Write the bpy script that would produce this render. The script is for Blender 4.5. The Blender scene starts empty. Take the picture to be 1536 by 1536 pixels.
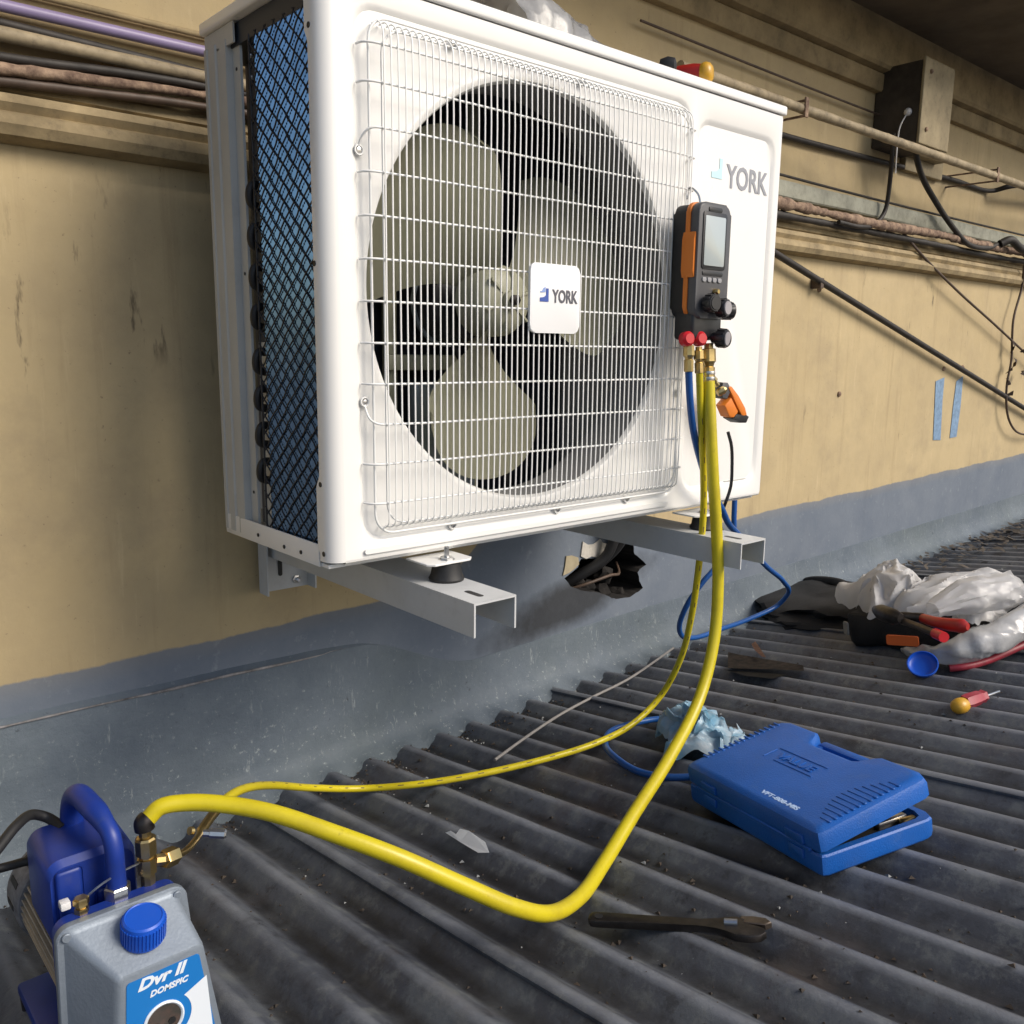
import bpy, bmesh, math, random
from mathutils import Vector, Matrix, noise

sc = bpy.context.scene
R = math.radians
random.seed(7)

# ------------------------------------------------------------------ camera
CAM = Vector((-0.5136, -0.9123, 0.2571))
YAW, PITCH, ROLL, FPX = 41.17, 10.41, 0.71, 1330.4
cam_d = bpy.data.cameras.new('camera')
cam = bpy.data.objects.new('camera', cam_d)
sc.collection.objects.link(cam)
_y, _t, _r = R(YAW), R(PITCH), R(ROLL)
FW = Vector((math.sin(_y)*math.cos(_t), math.cos(_y)*math.cos(_t), -math.sin(_t)))
R0 = Vector((math.cos(_y), -math.sin(_y), 0))
U0 = R0.cross(FW)
RT = R0*math.cos(_r) + U0*math.sin(_r)
UP = -R0*math.sin(_r) + U0*math.cos(_r)
m = Matrix((RT, UP, -FW)).transposed().to_4x4()
m.translation = CAM
cam.matrix_world = m
cam_d.sensor_width = 36
cam_d.lens = FPX/1536*36
cam_d.clip_start = 0.02
cam_d.clip_end = 2000
sc.camera = cam
sc.render.resolution_x = sc.render.resolution_y = 1024

# ------------------------------------------------------------------ world, sun, exposure
SUN_EL, SUN_AZ = 37.0, 27.0          # azimuth measured from -Y (outwards from the wall) towards +X
w = bpy.data.worlds.new('World'); sc.world = w; w.use_nodes = True
nt = w.node_tree
bg = nt.nodes['Background']
sky = nt.nodes.new('ShaderNodeTexSky'); sky.sky_type = 'NISHITA'; sky.sun_disc = False
sky.sun_elevation = R(SUN_EL); sky.sun_rotation = R(180 - SUN_AZ)
sky.air_density = 1.0; sky.dust_density = 2.5; sky.ozone_density = 1.2
nt.links.new(sky.outputs[0], bg.inputs[0]); bg.inputs[1].default_value = 0.115
sd = bpy.data.lights.new('sun', 'SUN'); sd.energy = 2.35; sd.angle = R(28); sd.color = (1.0, .92, .81)
sun = bpy.data.objects.new('sun', sd); sc.collection.objects.link(sun)
sv = Vector((math.sin(R(SUN_AZ))*math.cos(R(SUN_EL)), -math.cos(R(SUN_AZ))*math.cos(R(SUN_EL)), math.sin(R(SUN_EL))))
sun.rotation_euler = sv.to_track_quat('Z', 'Y').to_euler()
sc.view_settings.view_transform = 'Standard'; sc.view_settings.look = 'None'
sc.view_settings.gamma = 1; sc.view_settings.use_curve_mapping = False
sc.view_settings.exposure = 0.33

# ------------------------------------------------------------------ helpers
def ray(px, py):
    d = FW*FPX + RT*(px-768) - UP*(py-768)
    return d.normalized()
def onY(px, py, y):
    d = ray(px, py); return CAM + d*((y-CAM.y)/d.y)
def onX(px, py, x):
    d = ray(px, py); return CAM + d*((x-CAM.x)/d.x)
def onZ(px, py, z):
    d = ray(px, py); return CAM + d*((z-CAM.z)/d.z)
PITCHC = 0.0792
def roofz(x, y): return -.495 + .144*(.45-y) + .025*(x-.5)
def corr(x):
    t = math.cos(2*math.pi*(x-.211)/PITCHC)
    return .0100*t
def onroof(px, py, h=.009):
    d = ray(px, py)
    f0 = CAM.z - h + .495 - .144*(.45-CAM.y) - .025*(CAM.x-.5)
    return CAM - d*(f0/(d.z + .144*d.y - .025*d.x))

def obj(name, bm, mat=None, parent=None, smooth=None, **props):
    if isinstance(bm, bpy.types.Mesh): me = bm
    else:
        me = bpy.data.meshes.new(name)
        bmesh.ops.recalc_face_normals(bm, faces=bm.faces)
        bm.to_mesh(me); bm.free()
    if mat is not None:
        if len(me.materials): me.materials.clear()
        for mm in (mat if isinstance(mat, (list, tuple)) else [mat]): me.materials.append(mm)
    o = bpy.data.objects.new(name, me)
    sc.collection.objects.link(o)
    if parent is not None:
        o.parent = parent
        o.matrix_parent_inverse = PINV.get(parent.name, Matrix.Identity(4))   # parts are modelled in world coordinates
    if smooth is not None: shade(me, smooth)
    for k, v in props.items(): o[k] = v
    return o
PINV = {}
def shade(me, ang=35):
    n = len(me.polygons)
    me.polygons.foreach_set('use_smooth', [True]*n)
    me.set_sharp_from_angle(angle=R(ang))
def thing(name, label, cat, loc=(0, 0, 0), group=None):
    # an Empty at the base of the thing; its parts are modelled in world coordinates
    o = bpy.data.objects.new(name, None); sc.collection.objects.link(o)
    o.empty_display_size = .05
    o.location = loc
    PINV[o.name] = Matrix.Translation(-Vector(loc))
    o['label'] = label; o['category'] = cat
    if group: o['group'] = group
    return o
def tag(o, label, cat, group=None):
    o['label'] = label; o['category'] = cat
    if group: o['group'] = group
    return o

def BM(): return bmesh.new()
def xf(bm, verts, M): bmesh.ops.transform(bm, matrix=M, verts=verts)
def box(bm, lo, hi, bev=0, seg=2, M=None):
    lo = Vector(lo); hi = Vector(hi)
    r = bmesh.ops.create_cube(bm, size=1)
    vs = r['verts']
    S = Matrix.Translation((lo+hi)/2) @ Matrix.Diagonal((*(hi-lo), 1))
    xf(bm, vs, S)
    if bev:
        es = list({e for v in vs for e in v.link_edges})
        q = bmesh.ops.bevel(bm, geom=es, offset=bev, segments=seg, affect='EDGES', profile=.5)
        vs = list({v for f in q['faces'] for v in f.verts} | {v for v in vs if v.is_valid})
    if M is not None: xf(bm, vs, M)
    return vs
def prism(bm, pts, d, M=None, bev=0, seg=2):
    """polygon pts (u,v) extruded from w=0 to w=d ; local axes x=u y=v z=w"""
    lo = [bm.verts.new((p[0], p[1], 0)) for p in pts]
    hi = [bm.verts.new((p[0], p[1], d)) for p in pts]
    n = len(pts)
    f1 = bm.faces.new(lo[::-1]); f2 = bm.faces.new(hi)
    for i in range(n): bm.faces.new((lo[i], lo[(i+1) % n], hi[(i+1) % n], hi[i]))
    vs = lo+hi
    if bev:
        es = list(set(f1.edges) | set(f2.edges))
        q = bmesh.ops.bevel(bm, geom=es, offset=bev, segments=seg, affect='EDGES', profile=.5)
        vs = list({v for f in q['faces'] for v in f.verts} | {v for v in vs if v.is_valid} )
        allv = set(vs)
        for v in list(vs):
            for e in v.link_edges: allv.add(e.other_vert(v))
        vs = list(allv)
    if M is not None: xf(bm, vs, M)
    return vs
def frame(o, x, y):
    """matrix with origin o, local x and y axes given"""
    x = Vector(x).normalized(); y = Vector(y); y = (y - x*y.dot(x)).normalized(); z = x.cross(y)
    M = Matrix((x, y, z)).transposed().to_4x4(); M.translation = Vector(o); return M
def smoothpath(pts, n=10, closed=False):
    P = [Vector(p) for p in pts]; out = []
    L = len(P)
    rng = range(L if closed else L-1)
    for i in rng:
        p0 = P[(i-1) % L] if (closed or i > 0) else P[0]*2-P[1]
        p1 = P[i]; p2 = P[(i+1) % L]
        p3 = P[(i+2) % L] if (closed or i+2 < L) else P[-1]*2-P[-2]
        # centripetal catmull-rom
        t0 = 0; t1 = t0+max(1e-6, (p1-p0).length**.5); t2 = t1+max(1e-6, (p2-p1).length**.5); t3 = t2+max(1e-6, (p3-p2).length**.5)
        for k in range(n):
            t = t1+(t2-t1)*k/n
            A1 = p0*((t1-t)/(t1-t0))+p1*((t-t0)/(t1-t0)); A2 = p1*((t2-t)/(t2-t1))+p2*((t-t1)/(t2-t1)); A3 = p2*((t3-t)/(t3-t2))+p3*((t-t2)/(t3-t2))
            B1 = A1*((t2-t)/(t2-t0))+A2*((t-t0)/(t2-t0)); B2 = A2*((t3-t)/(t3-t1))+A3*((t-t1)/(t3-t1))
            out.append(B1*((t2-t)/(t2-t1))+B2*((t-t1)/(t2-t1)))
    if not closed: out.append(P[-1])
    return out
def tube(bm, path, r, seg=12, closed=False, caps=True, wob=0):
    P = [Vector(p) for p in path]
    n = len(P)
    if not callable(r):
        rr = r; r = lambda t: rr
    T = []
    for i in range(n):
        a = P[(i-1) % n] if (closed or i > 0) else P[i]
        b = P[(i+1) % n] if (closed or i < n-1) else P[i]
        T.append((b-a).normalized())
    ref = Vector((0, 0, 1)) if abs(T[0].z) < .9 else Vector((1, 0, 0))
    N = (ref - T[0]*ref.dot(T[0])).normalized()
    rings = []
    for i in range(n):
        N = (N - T[i]*N.dot(T[i])).normalized()
        Bn = T[i].cross(N)
        rad = r(i/max(1, n-1))
        if wob: rad *= 1+wob*(.55*noise.noise(P[i]*60)+.7*noise.noise(P[i]*13)+.4*noise.noise(P[i]*140))
        rings.append([bm.verts.new(P[i] + (N*math.cos(a)+Bn*math.sin(a))*rad) for a in [2*math.pi*k/seg for k in range(seg)]])
    for i in range(n if closed else n-1):
        A = rings[i]; Bq = rings[(i+1) % n]
        for k in range(seg): bm.faces.new((A[k], A[(k+1) % seg], Bq[(k+1) % seg], Bq[k]))
    if caps and not closed:
        bm.faces.new(rings[0][::-1]); bm.faces.new(rings[-1])
def lathe(bm, prof, M, seg=24, caps=True):
    """prof list of (r, z) about local z"""
    rings = []
    for r, z in prof:
        rings.append([bm.verts.new(M @ Vector((r*math.cos(a), r*math.sin(a), z))) for a in [2*math.pi*k/seg for k in range(seg)]])
    for A, Bq in zip(rings, rings[1:]):
        for k in range(seg): bm.faces.new((A[k], A[(k+1) % seg], Bq[(k+1) % seg], Bq[k]))
    if caps: bm.faces.new(rings[0][::-1]); bm.faces.new(rings[-1])
def axis(o, d):
    """matrix placing local z along d"""
    d = Vector(d).normalized()
    M = d.to_track_quat('Z', 'Y').to_matrix().to_4x4(); M.translation = Vector(o); return M
def text(name, s, size, M, mat, parent, ext=.0004, shear=0, offset=0, width=None):
    c = bpy.data.curves.new(name, 'FONT'); c.body = s; c.size = size; c.extrude = ext; c.shear = shear; c.offset = offset
    c.align_x = 'CENTER'; c.align_y = 'CENTER'; c.resolution_u = 3
    t = bpy.data.objects.new(name, c); sc.collection.objects.link(t)
    dg = bpy.context.evaluated_depsgraph_get()
    me = bpy.data.meshes.new_from_object(t.evaluated_get(dg))
    bpy.data.objects.remove(t); bpy.data.curves.remove(c)
    if width:
        xs = [v.co.x for v in me.vertices]; k = width/(max(xs)-min(xs))
        me.transform(Matrix.Diagonal((k, 1, 1, 1)))
    me.transform(M)
    return obj(name, me, mat, parent)
def rrect(x0, y0, x1, y1, r, n=6):
    out = []
    for cx, cy, a0 in ((x1-r, y1-r, 0), (x0+r, y1-r, 90), (x0+r, y0+r, 180), (x1-r, y0+r, 270)):
        for k in range(n+1):
            a = R(a0+90*k/n); out.append((cx+r*math.cos(a), cy+r*math.sin(a)))
    return out

# ------------------------------------------------------------------ materials
def mat(name, col, rough=.5, metal=0, var=0, vscale=8, bump=0, bscale=60, col2=None, coat=0, spec=None, alpha=None, trans=0, dirt=0, dirtcol=(.12, .09, .06), sss=0):
    mt = bpy.data.materials.new(name); mt.use_nodes = True
    n = mt.node_tree.nodes; l = mt.node_tree.links
    b = n['Principled BSDF']
    b.inputs['Base Color'].default_value = (*col, 1)
    b.inputs['Roughness'].default_value = rough
    b.inputs['Metallic'].default_value = metal
    if coat: b.inputs['Coat Weight'].default_value = coat; b.inputs['Coat Roughness'].default_value = .15
    if spec is not None: b.inputs['Specular IOR Level'].default_value = spec
    if trans: b.inputs['Transmission Weight'].default_value = trans
    if alpha is not None: b.inputs['Alpha'].default_value = alpha
    tc = n.new('ShaderNodeTexCoord')
    out = None
    if var or col2:
        nz = n.new('ShaderNodeTexNoise'); nz.inputs['Scale'].default_value = vscale; nz.inputs['Detail'].default_value = 8; nz.inputs['Roughness'].default_value = .65
        l.new(tc.outputs['Object'], nz.inputs['Vector'])
        mx = n.new('ShaderNodeMix'); mx.data_type = 'RGBA'
        rp = n.new('ShaderNodeMapRange'); rp.inputs['From Min'].default_value = .35; rp.inputs['From Max'].default_value = .65
        l.new(nz.outputs['Fac'], rp.inputs['Value']); l.new(rp.outputs[0], mx.inputs['Factor'])
        c2 = col2 if col2 else tuple(max(0, c*(1-var)) for c in col)
        mx.inputs['A'].default_value = (*col, 1); mx.inputs['B'].default_value = (*c2, 1)
        out = mx.outputs['Result']
        rr = n.new('ShaderNodeMapRange'); rr.inputs['To Min'].default_value = rough*.85; rr.inputs['To Max'].default_value = min(1, rough*1.2)
        l.new(nz.outputs['Fac'], rr.inputs['Value']); l.new(rr.outputs[0], b.inputs['Roughness'])
    if dirt:
        nz2 = n.new('ShaderNodeTexNoise'); nz2.inputs['Scale'].default_value = vscale*4; nz2.inputs['Detail'].default_value = 10; nz2.inputs['Roughness'].default_value = .75
        l.new(tc.outputs['Object'], nz2.inputs['Vector'])
        rp2 = n.new('ShaderNodeMapRange'); rp2.inputs['From Min'].default_value = .55; rp2.inputs['From Max'].default_value = .75; rp2.inputs['To Max'].default_value = dirt
        l.new(nz2.outputs['Fac'], rp2.inputs['Value'])
        mx2 = n.new('ShaderNodeMix'); mx2.data_type = 'RGBA'; mx2.inputs['B'].default_value = (*dirtcol, 1)
        if out is not None: l.new(out, mx2.inputs['A'])
        else: mx2.inputs['A'].default_value = (*col, 1)
        l.new(rp2.outputs[0], mx2.inputs['Factor']); out = mx2.outputs['Result']
    if out is not None: l.new(out, b.inputs['Base Color'])
    if bump:
        nb = n.new('ShaderNodeTexNoise'); nb.inputs['Scale'].default_value = bscale; nb.inputs['Detail'].default_value = 6
        l.new(tc.outputs['Object'], nb.inputs['Vector'])
        bp = n.new('ShaderNodeBump'); bp.inputs['Strength'].default_value = bump; bp.inputs['Distance'].default_value = .002
        l.new(nb.outputs['Fac'], bp.inputs['Height']); l.new(bp.outputs[0], b.inputs['Normal'])
    return mt

class NT:
    """tiny node-graph writer"""
    def __init__(s, name):
        s.m = bpy.data.materials.new(name); s.m.use_nodes = True
        s.n = s.m.node_tree.nodes; s.l = s.m.node_tree.links; s.b = s.n['Principled BSDF']
        s.tc = s.n.new('ShaderNodeTexCoord').outputs['Object']
    def _in(s, sock, v):
        if v is None: return
        if hasattr(v, 'links'): s.l.new(v, sock)
        elif isinstance(v, (tuple, list)) and len(v) == 3 and len(getattr(sock, 'default_value', (0,0,0))) == 4: sock.default_value = (*v, 1)
        else: sock.default_value = v
    def mapv(s, scale=(1, 1, 1), loc=(0, 0, 0), rot=(0, 0, 0), v=None):
        q = s.n.new('ShaderNodeMapping'); s.l.new(v or s.tc, q.inputs[0]); q.inputs['Scale'].default_value = scale; q.inputs['Location'].default_value = loc; q.inputs['Rotation'].default_value = rot
        return q.outputs[0]
    def noise(s, scale, detail=6, rough=.6, v=None, dist=0):
        q = s.n.new('ShaderNodeTexNoise'); s.l.new(v or s.tc, q.inputs['Vector']); q.inputs['Scale'].default_value = scale; q.inputs['Detail'].default_value = detail; q.inputs['Roughness'].default_value = rough; q.inputs['Distortion'].default_value = dist
        return q.outputs['Fac']
    def rng(s, v, a, b, c=0, d=1, smooth=False):
        q = s.n.new('ShaderNodeMapRange'); s._in(q.inputs['Value'], v)
        if smooth: q.interpolation_type = 'SMOOTHSTEP'
        for k, x in zip(('From Min', 'From Max', 'To Min', 'To Max'), (a, b, c, d)): s._in(q.inputs[k], x)
        return q.outputs[0]
    def mix(s, f, a, b, mode='MIX'):
        q = s.n.new('ShaderNodeMix'); q.data_type = 'RGBA'; q.blend_type = mode
        s._in(q.inputs['Factor'], f); s._in(q.inputs['A'], a); s._in(q.inputs['B'], b); return q.outputs['Result']
    def math(s, op, a, b=None):
        q = s.n.new('ShaderNodeMath'); q.operation = op; s._in(q.inputs[0], a)
        if b is not None: s._in(q.inputs[1], b)
        return q.outputs[0]
    def sep(s, v=None):
        q = s.n.new('ShaderNodeSeparateXYZ'); s.l.new(v or s.tc, q.inputs[0]); return q.outputs
    def bump(s, h, strength=.3, dist=.002, normal=None):
        q = s.n.new('ShaderNodeBump'); s._in(q.inputs['Height'], h); q.inputs['Strength'].default_value = strength; q.inputs['Distance'].default_value = dist
        if normal is not None: s.l.new(normal, q.inputs['Normal'])
        return q.outputs[0]
    def done(s, col=None, rough=None, normal=None, metal=None):
        s._in(s.b.inputs['Base Color'], col); s._in(s.b.inputs['Roughness'], rough); s._in(s.b.inputs['Normal'], normal); s._in(s.b.inputs['Metallic'], metal)
        return s.m

def make_wall_mat():
    t = NT('painted_plaster')
    X, Y, Z = t.sep()
    big = t.noise(1.6, 6, .6)
    med = t.noise(7, 8, .65)
    fine = t.noise(45, 8, .7)
    col = t.mix(t.rng(big, .3, .7), (.445, .345, .188), (.525, .415, .235))
    col = t.mix(t.rng(med, .42, .72, 0, .55), col, (.36, .280, .165))
    # vertical run-down streaks
    st = t.noise(1, 8, .7, v=t.mapv((26, 26, 1.3)))
    col = t.mix(t.rng(st, .56, .80, 0, .55), col, (.27, .19, .10))
    st2 = t.noise(1, 6, .7, v=t.mapv((55, 55, 5), loc=(3, 1, 2)))
    col = t.mix(t.rng(st2, .60, .78, 0, .55), col, (.62, .50, .30))
    sp = t.noise(120, 3, .6)
    col = t.mix(t.rng(sp, .66, .74, 0, .6), col, (.12, .085, .05))
    # hair cracks and black mildew dashes running down the plaster
    dk = t.noise(1, 5, .6, v=t.mapv((34, 34, 7), loc=(9, 0, 4)))
    gate = t.rng(t.noise(2.6, 3, .5, v=t.mapv(loc=(5, 5, 1))), .53, .63)
    col = t.mix(t.math('MULTIPLY', t.rng(dk, .64, .72), gate), col, (.07, .05, .03))
    col = t.mix(t.rng(t.noise(3.2, 7, .7, v=t.mapv(loc=(2, 7, 7))), .55, .72, 0, .45), col, (.30, .235, .15))
    # the grey-blue waterproofing paint below, with a brushed wavering upper edge
    edge = t.math('ADD', t.math('MULTIPLY', X, .020), -.213)
    wv = t.math('MULTIPLY', t.math('SUBTRACT', t.noise(3, 9, .68), .5), .034)
    edge = t.math('ADD', edge, wv)
    edge = t.math('ADD', edge, t.math('MULTIPLY', t.math('MULTIPLY', t.rng(X, .46, .66, 0, 1, True), t.rng(X, 1.0, 1.2, 1, 0, True)), .10))
    dz = t.math('SUBTRACT', edge, Z)
    band = t.rng(dz, -.0015, .002)
    thin = t.rng(dz, 0, .03, .86, 1)
    bc = t.mix(t.rng(med, .35, .7), (.125, .152, .195), (.165, .192, .230))
    bc = t.mix(t.rng(fine, .58, .72, 0, .5), bc, (.30, .33, .34))
    bc = t.mix(t.rng(st, .6, .8, 0, .5), bc, (.10, .12, .15))
    col = t.mix(t.math('MULTIPLY', band, thin), col, bc)
    # black mould spreading from the broken opening
    dx = t.math('MULTIPLY', t.math('SUBTRACT', X, .86), 1/.26); dzz = t.math('MULTIPLY', t.math('SUBTRACT', t.math('SUBTRACT', Z, -.300), t.math('MULTIPLY', t.math('SUBTRACT', X, .86), .18)), 1/.060)
    dd = t.math('ADD', t.math('POWER', t.math('ABSOLUTE', dx), 2.0), t.math('POWER', t.math('ABSOLUTE', dzz), 2.0))
    dd = t.math('ADD', dd, t.math('MULTIPLY', t.math('SUBTRACT', med, .5), 2.4))
    col = t.mix(t.rng(dd, 1.3, .2, 0, .92), col, (.03, .032, .036))
    # old orange-brown scuff where the rails pass over the plaster
    h = t.math('ADD', t.math('MULTIPLY', fine, .5), t.math('MULTIPLY', med, 1.2))
    return t.done(col, t.rng(fine, .3, .7, .72, .9), t.bump(h, .35, .004))
def make_membrane_mat():
    t = NT('waterproof_membrane')
    med = t.noise(5, 8, .65); fine = t.noise(38, 9, .75)
    X, Y, Z = t.sep()
    col = t.mix(t.rng(med, .35, .68), (.085, .110, .140), (.135, .165, .195))
    col = t.mix(t.rng(t.noise(2.2, 6, .6), .45, .65, 0, .6), col, (.100, .125, .130))
    st = t.noise(1, 8, .75, v=t.mapv((70, 70, 14)))
    low = t.rng(Z, -.52, -.30, 1, .25)
    col = t.mix(t.math('MULTIPLY', t.rng(st, .60, .70), low), col, (.42, .46, .45))
    sp = t.noise(95, 6, .75)
    col = t.mix(t.math('MULTIPLY', t.rng(sp, .60, .70), low), col, (.40, .44, .43))
    col = t.mix(t.rng(t.noise(60, 6, .7, v=t.mapv(loc=(4, 4, 4))), .64, .72, 0, .8), col, (.035, .04, .05))
    h = t.math('ADD', t.math('MULTIPLY', fine, .8), t.math('MULTIPLY', t.noise(11, 6, .6), 2.0))
    return t.done(col, t.rng(fine, .3, .7, .55, .8), t.bump(h, .5, .005))
def make_roof_mat():
    t = NT('weathered_corrugated_roof')
    X, Y, Z = t.sep()
    big = t.noise(2.2, 6, .6); med = t.noise(9, 9, .7); fine = t.noise(70, 8, .75)
    lng = t.noise(1, 8, .7, v=t.mapv((30, 3, 3)))
    col = t.mix(t.rng(big, .35, .65), (.050, .056, .070), (.088, .098, .120))
    col = t.mix(t.rng(med, .50, .72, 0, .75), col, (.135, .150, .158))
    col = t.mix(t.rng(med, .30, .46, .8, 0), col, (.028, .028, .032))
    mot = t.noise(26, 9, .75, v=t.mapv(loc=(4, 2, 2)))
    col = t.mix(t.rng(mot, .52, .62, 0, .55), col, (.150, .160, .158))
    col = t.mix(t.rng(mot, .36, .46, .65, 0), col, (.026, .027, .032))
    col = t.mix(t.rng(lng, .55, .75, 0, .6), col, (.15, .16, .17))
    col = t.mix(t.rng(fine, .60, .72, 0, .55), col, (.19, .20, .20))
    col = t.mix(t.rng(t.noise(140, 5, .7), .66, .74, 0, .8), col, (.012, .012, .014))
    # paler crests, darker troughs with silt, both broken up by noise
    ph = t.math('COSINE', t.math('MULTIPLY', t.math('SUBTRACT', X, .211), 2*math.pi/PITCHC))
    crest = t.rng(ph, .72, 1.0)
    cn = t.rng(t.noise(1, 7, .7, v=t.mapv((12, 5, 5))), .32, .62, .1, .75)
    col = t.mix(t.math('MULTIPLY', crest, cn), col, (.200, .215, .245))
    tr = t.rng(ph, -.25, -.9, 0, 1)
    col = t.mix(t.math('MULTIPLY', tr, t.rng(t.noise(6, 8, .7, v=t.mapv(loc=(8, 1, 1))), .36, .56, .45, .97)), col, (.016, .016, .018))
    # rusty brown stain patches
    rs = t.rng(t.noise(3.1, 7, .65, v=t.mapv(loc=(1, 3, 3))), .56, .70, 0, .55)
    col = t.mix(rs, col, (.075, .058, .052))
    h = t.math('ADD', t.math('MULTIPLY', fine, .7), med)
    return t.done(col, t.rng(med, .3, .7, .40, .66), t.bump(h, .5, .003))

M_wall = make_wall_mat()
M_memb = make_membrane_mat()
M_roof = make_roof_mat()
M_mould = mat('moulding_paint', (.38, .290, .155), .75, var=.45, vscale=14, bump=.5, bscale=40, dirt=.6)
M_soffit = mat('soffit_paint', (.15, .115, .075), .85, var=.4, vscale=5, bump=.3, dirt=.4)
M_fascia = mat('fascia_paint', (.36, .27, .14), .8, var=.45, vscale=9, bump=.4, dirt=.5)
M_white = mat('white_enamel', (.84, .83, .80), .28, var=.03, vscale=3, coat=.3, dirt=.05, dirtcol=(.55, .52, .46))
M_wirew = mat('white_wire_coating', (.80, .80, .78), .35)
M_wireg = mat('galvanised_wire_shade', (.55, .56, .58), .35)
M_grey = mat('grey_painted_steel', (.50, .50, .47), .42, var=.12, vscale=6, dirt=.2, dirtcol=(.28, .26, .22))
M_inner = mat('dark_interior_steel', (.10, .10, .11), .6, var=.3)
M_rail = mat('rail_powder_coat', (.56, .57, .57), .4, var=.1, vscale=10, dirt=.25, dirtcol=(.30, .27, .24))
M_fin = mat('blue_coil_fin', (.34, .50, .66), .14, metal=.95, var=.25, vscale=20)
M_coilback = mat('coil_dark_back', (.02, .028, .04), .5)
M_guard = mat('black_guard_mesh', (.010, .013, .020), .5)
M_black = mat('black_rubber', (.016, .016, .017), .55, var=.3, vscale=30, bump=.1)
M_blackp = mat('black_plastic', (.022, .022, .024), .38, var=.2, vscale=25)
M_fan = mat('cream_fan_plastic', (.42, .415, .30), .45, var=.12, vscale=9)
M_motor = mat('motor_black', (.022, .022, .026), .4)
M_brkt = mat('galvanised_bracket', (.36, .42, .48), .4, metal=.5, var=.15)
M_badge = mat('badge_plastic', (.86, .86, .86), .25, coat=.4)
M_ink = mat('badge_ink_grey', (.10, .10, .12), .5)
M_inkb = mat('badge_ink_blue', (.04, .09, .36), .45)
M_inkp = mat('panel_ink_pale_grey', (.30, .31, .34), .5)
M_inkc = mat('panel_ink_pale_cyan', (.55, .80, .84), .5)
M_steel = mat('zinc_steel', (.60, .60, .60), .28, metal=1, var=.15, vscale=40)
M_brass = mat('brass', (.62, .46, .20), .30, metal=1, var=.25, vscale=50, bump=.05)
M_alu = mat('cast_aluminium', (.235, .275, .325), .48, metal=.35, var=.12, vscale=30, bump=.15, bscale=300)
M_aluf = mat('finned_motor_casting', (.40, .36, .30), .5, metal=.35, var=.2, vscale=30)
M_bluep = mat('blue_pump_plastic', (.008, .035, .26), .42, var=.35, vscale=16, bump=.08, dirt=.35, dirtcol=(.06, .09, .22))
M_case = mat('blue_case_plastic', (.005, .105, .44), .42, var=.22, vscale=9, bump=.3, bscale=500, dirt=.30, dirtcol=(.10, .18, .36))
M_cap = mat('blue_cap_plastic', (.008, .09, .55), .38, var=.1)
M_label = mat('blue_label_print', (.012, .17, .50), .35)
M_labelw = mat('white_label_print', (.72, .77, .82), .4)
def hose_mat(name, col, col2):
    t = NT(name)
    c = t.mix(t.rng(t.noise(14, 7, .7), .45, .68), col, col2)
    c = t.mix(t.rng(t.noise(60, 6, .7), .63, .73, 0, .5), c, tuple(x*.35 for x in col2))
    return t.done(c, .36, t.bump(t.noise(220, 3, .5), .12, .001))
M_yel = hose_mat('yellow_hose_rubber', (.58, .48, .012), (.47, .375, .014))
M_blueh = hose_mat('blue_hose_rubber', (.010, .085, .32), (.010, .065, .24))
M_orange = mat('orange_rubber', (.72, .20, .02), .45, var=.1)
M_gbody = mat('gauge_dark_plastic', (.085, .085, .09), .45, var=.2, dirt=.4, dirtcol=(.18, .17, .16))
M_screen = mat('lcd_glass', (.42, .47, .47), .12, coat=.6)
M_red = mat('red_plastic', (.55, .012, .02), .35)
M_reddark = mat('red_handle_plastic', (.38, .018, .012), .38, var=.2, vscale=40)
M_amber = mat('yellow_handle_plastic', (.62, .34, .03), .35, var=.15, vscale=40)
M_iron = mat('oily_tool_steel', (.060, .054, .052), .40, metal=.85, var=.4, vscale=60, bump=.15)
M_tool = mat('worn_brown_steel', (.12, .095, .075), .4, metal=.7, var=.4, vscale=60)
M_bag = mat('black_bag_fabric', (.012, .012, .013), .8, var=.3, bump=.6, bscale=300)
M_poly = mat('white_polythene', (.70, .69, .68), .28, var=.12, vscale=10, coat=.3, bump=.5, bscale=90)
M_film = mat('thin_plastic_film', (.80, .79, .78), .40, var=.06, vscale=16, coat=.15, bump=.35, bscale=60, alpha=.80)
M_polyg = mat('greyish_clear_polythene', (.56, .56, .56), .22, var=.3, vscale=14, coat=.5, bump=.7, bscale=80, alpha=.82)
M_tissue = mat('pale_blue_crumpled_plastic', (.66, .74, .80), .35, col2=(.24, .52, .70), vscale=22, coat=.4, bump=.6, bscale=80)
M_conduit = mat('old_beige_conduit', (.40, .32, .20), .65, var=.5, vscale=18, bump=.4, dirt=.7)
M_trunk = mat('grey_green_trunking', (.34, .34, .27), .65, var=.4, vscale=14, bump=.4, dirt=.6)
M_purple = mat('lilac_conduit', (.27, .22, .38), .4, var=.15, vscale=14)
M_cable = mat('dark_cable', (.030, .024, .020), .6, var=.5, vscale=40)
M_brownc = mat('brown_weathered_cable', (.10, .065, .045), .55, var=.4, vscale=30)
M_rust = mat('rusty_flaking_lagging', (.36, .25, .17), .85, col2=(.10, .06, .045), vscale=45, bump=1.0, bscale=120)
M_bluepaint = mat('blue_grey_brush_paint', (.22, .34, .50), .75, var=.35, vscale=60)
M_patch = mat('chalky_white_filler', (.62, .59, .53), .9, var=.25, vscale=60, bump=.6)
M_cavity = mat('broken_masonry', (.016, .013, .011), .95, var=.6, vscale=30, bump=1, bscale=60)
M_boxp = mat('box_paint', (.36, .29, .17), .7, var=.4, vscale=12, bump=.4, dirt=.6)
M_litter = mat('brown_litter', (.07, .05, .035), .9, col2=(.02, .018, .015), vscale=60)
M_card = mat('white_card', (.76, .79, .82), .6, var=.1)
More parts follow.
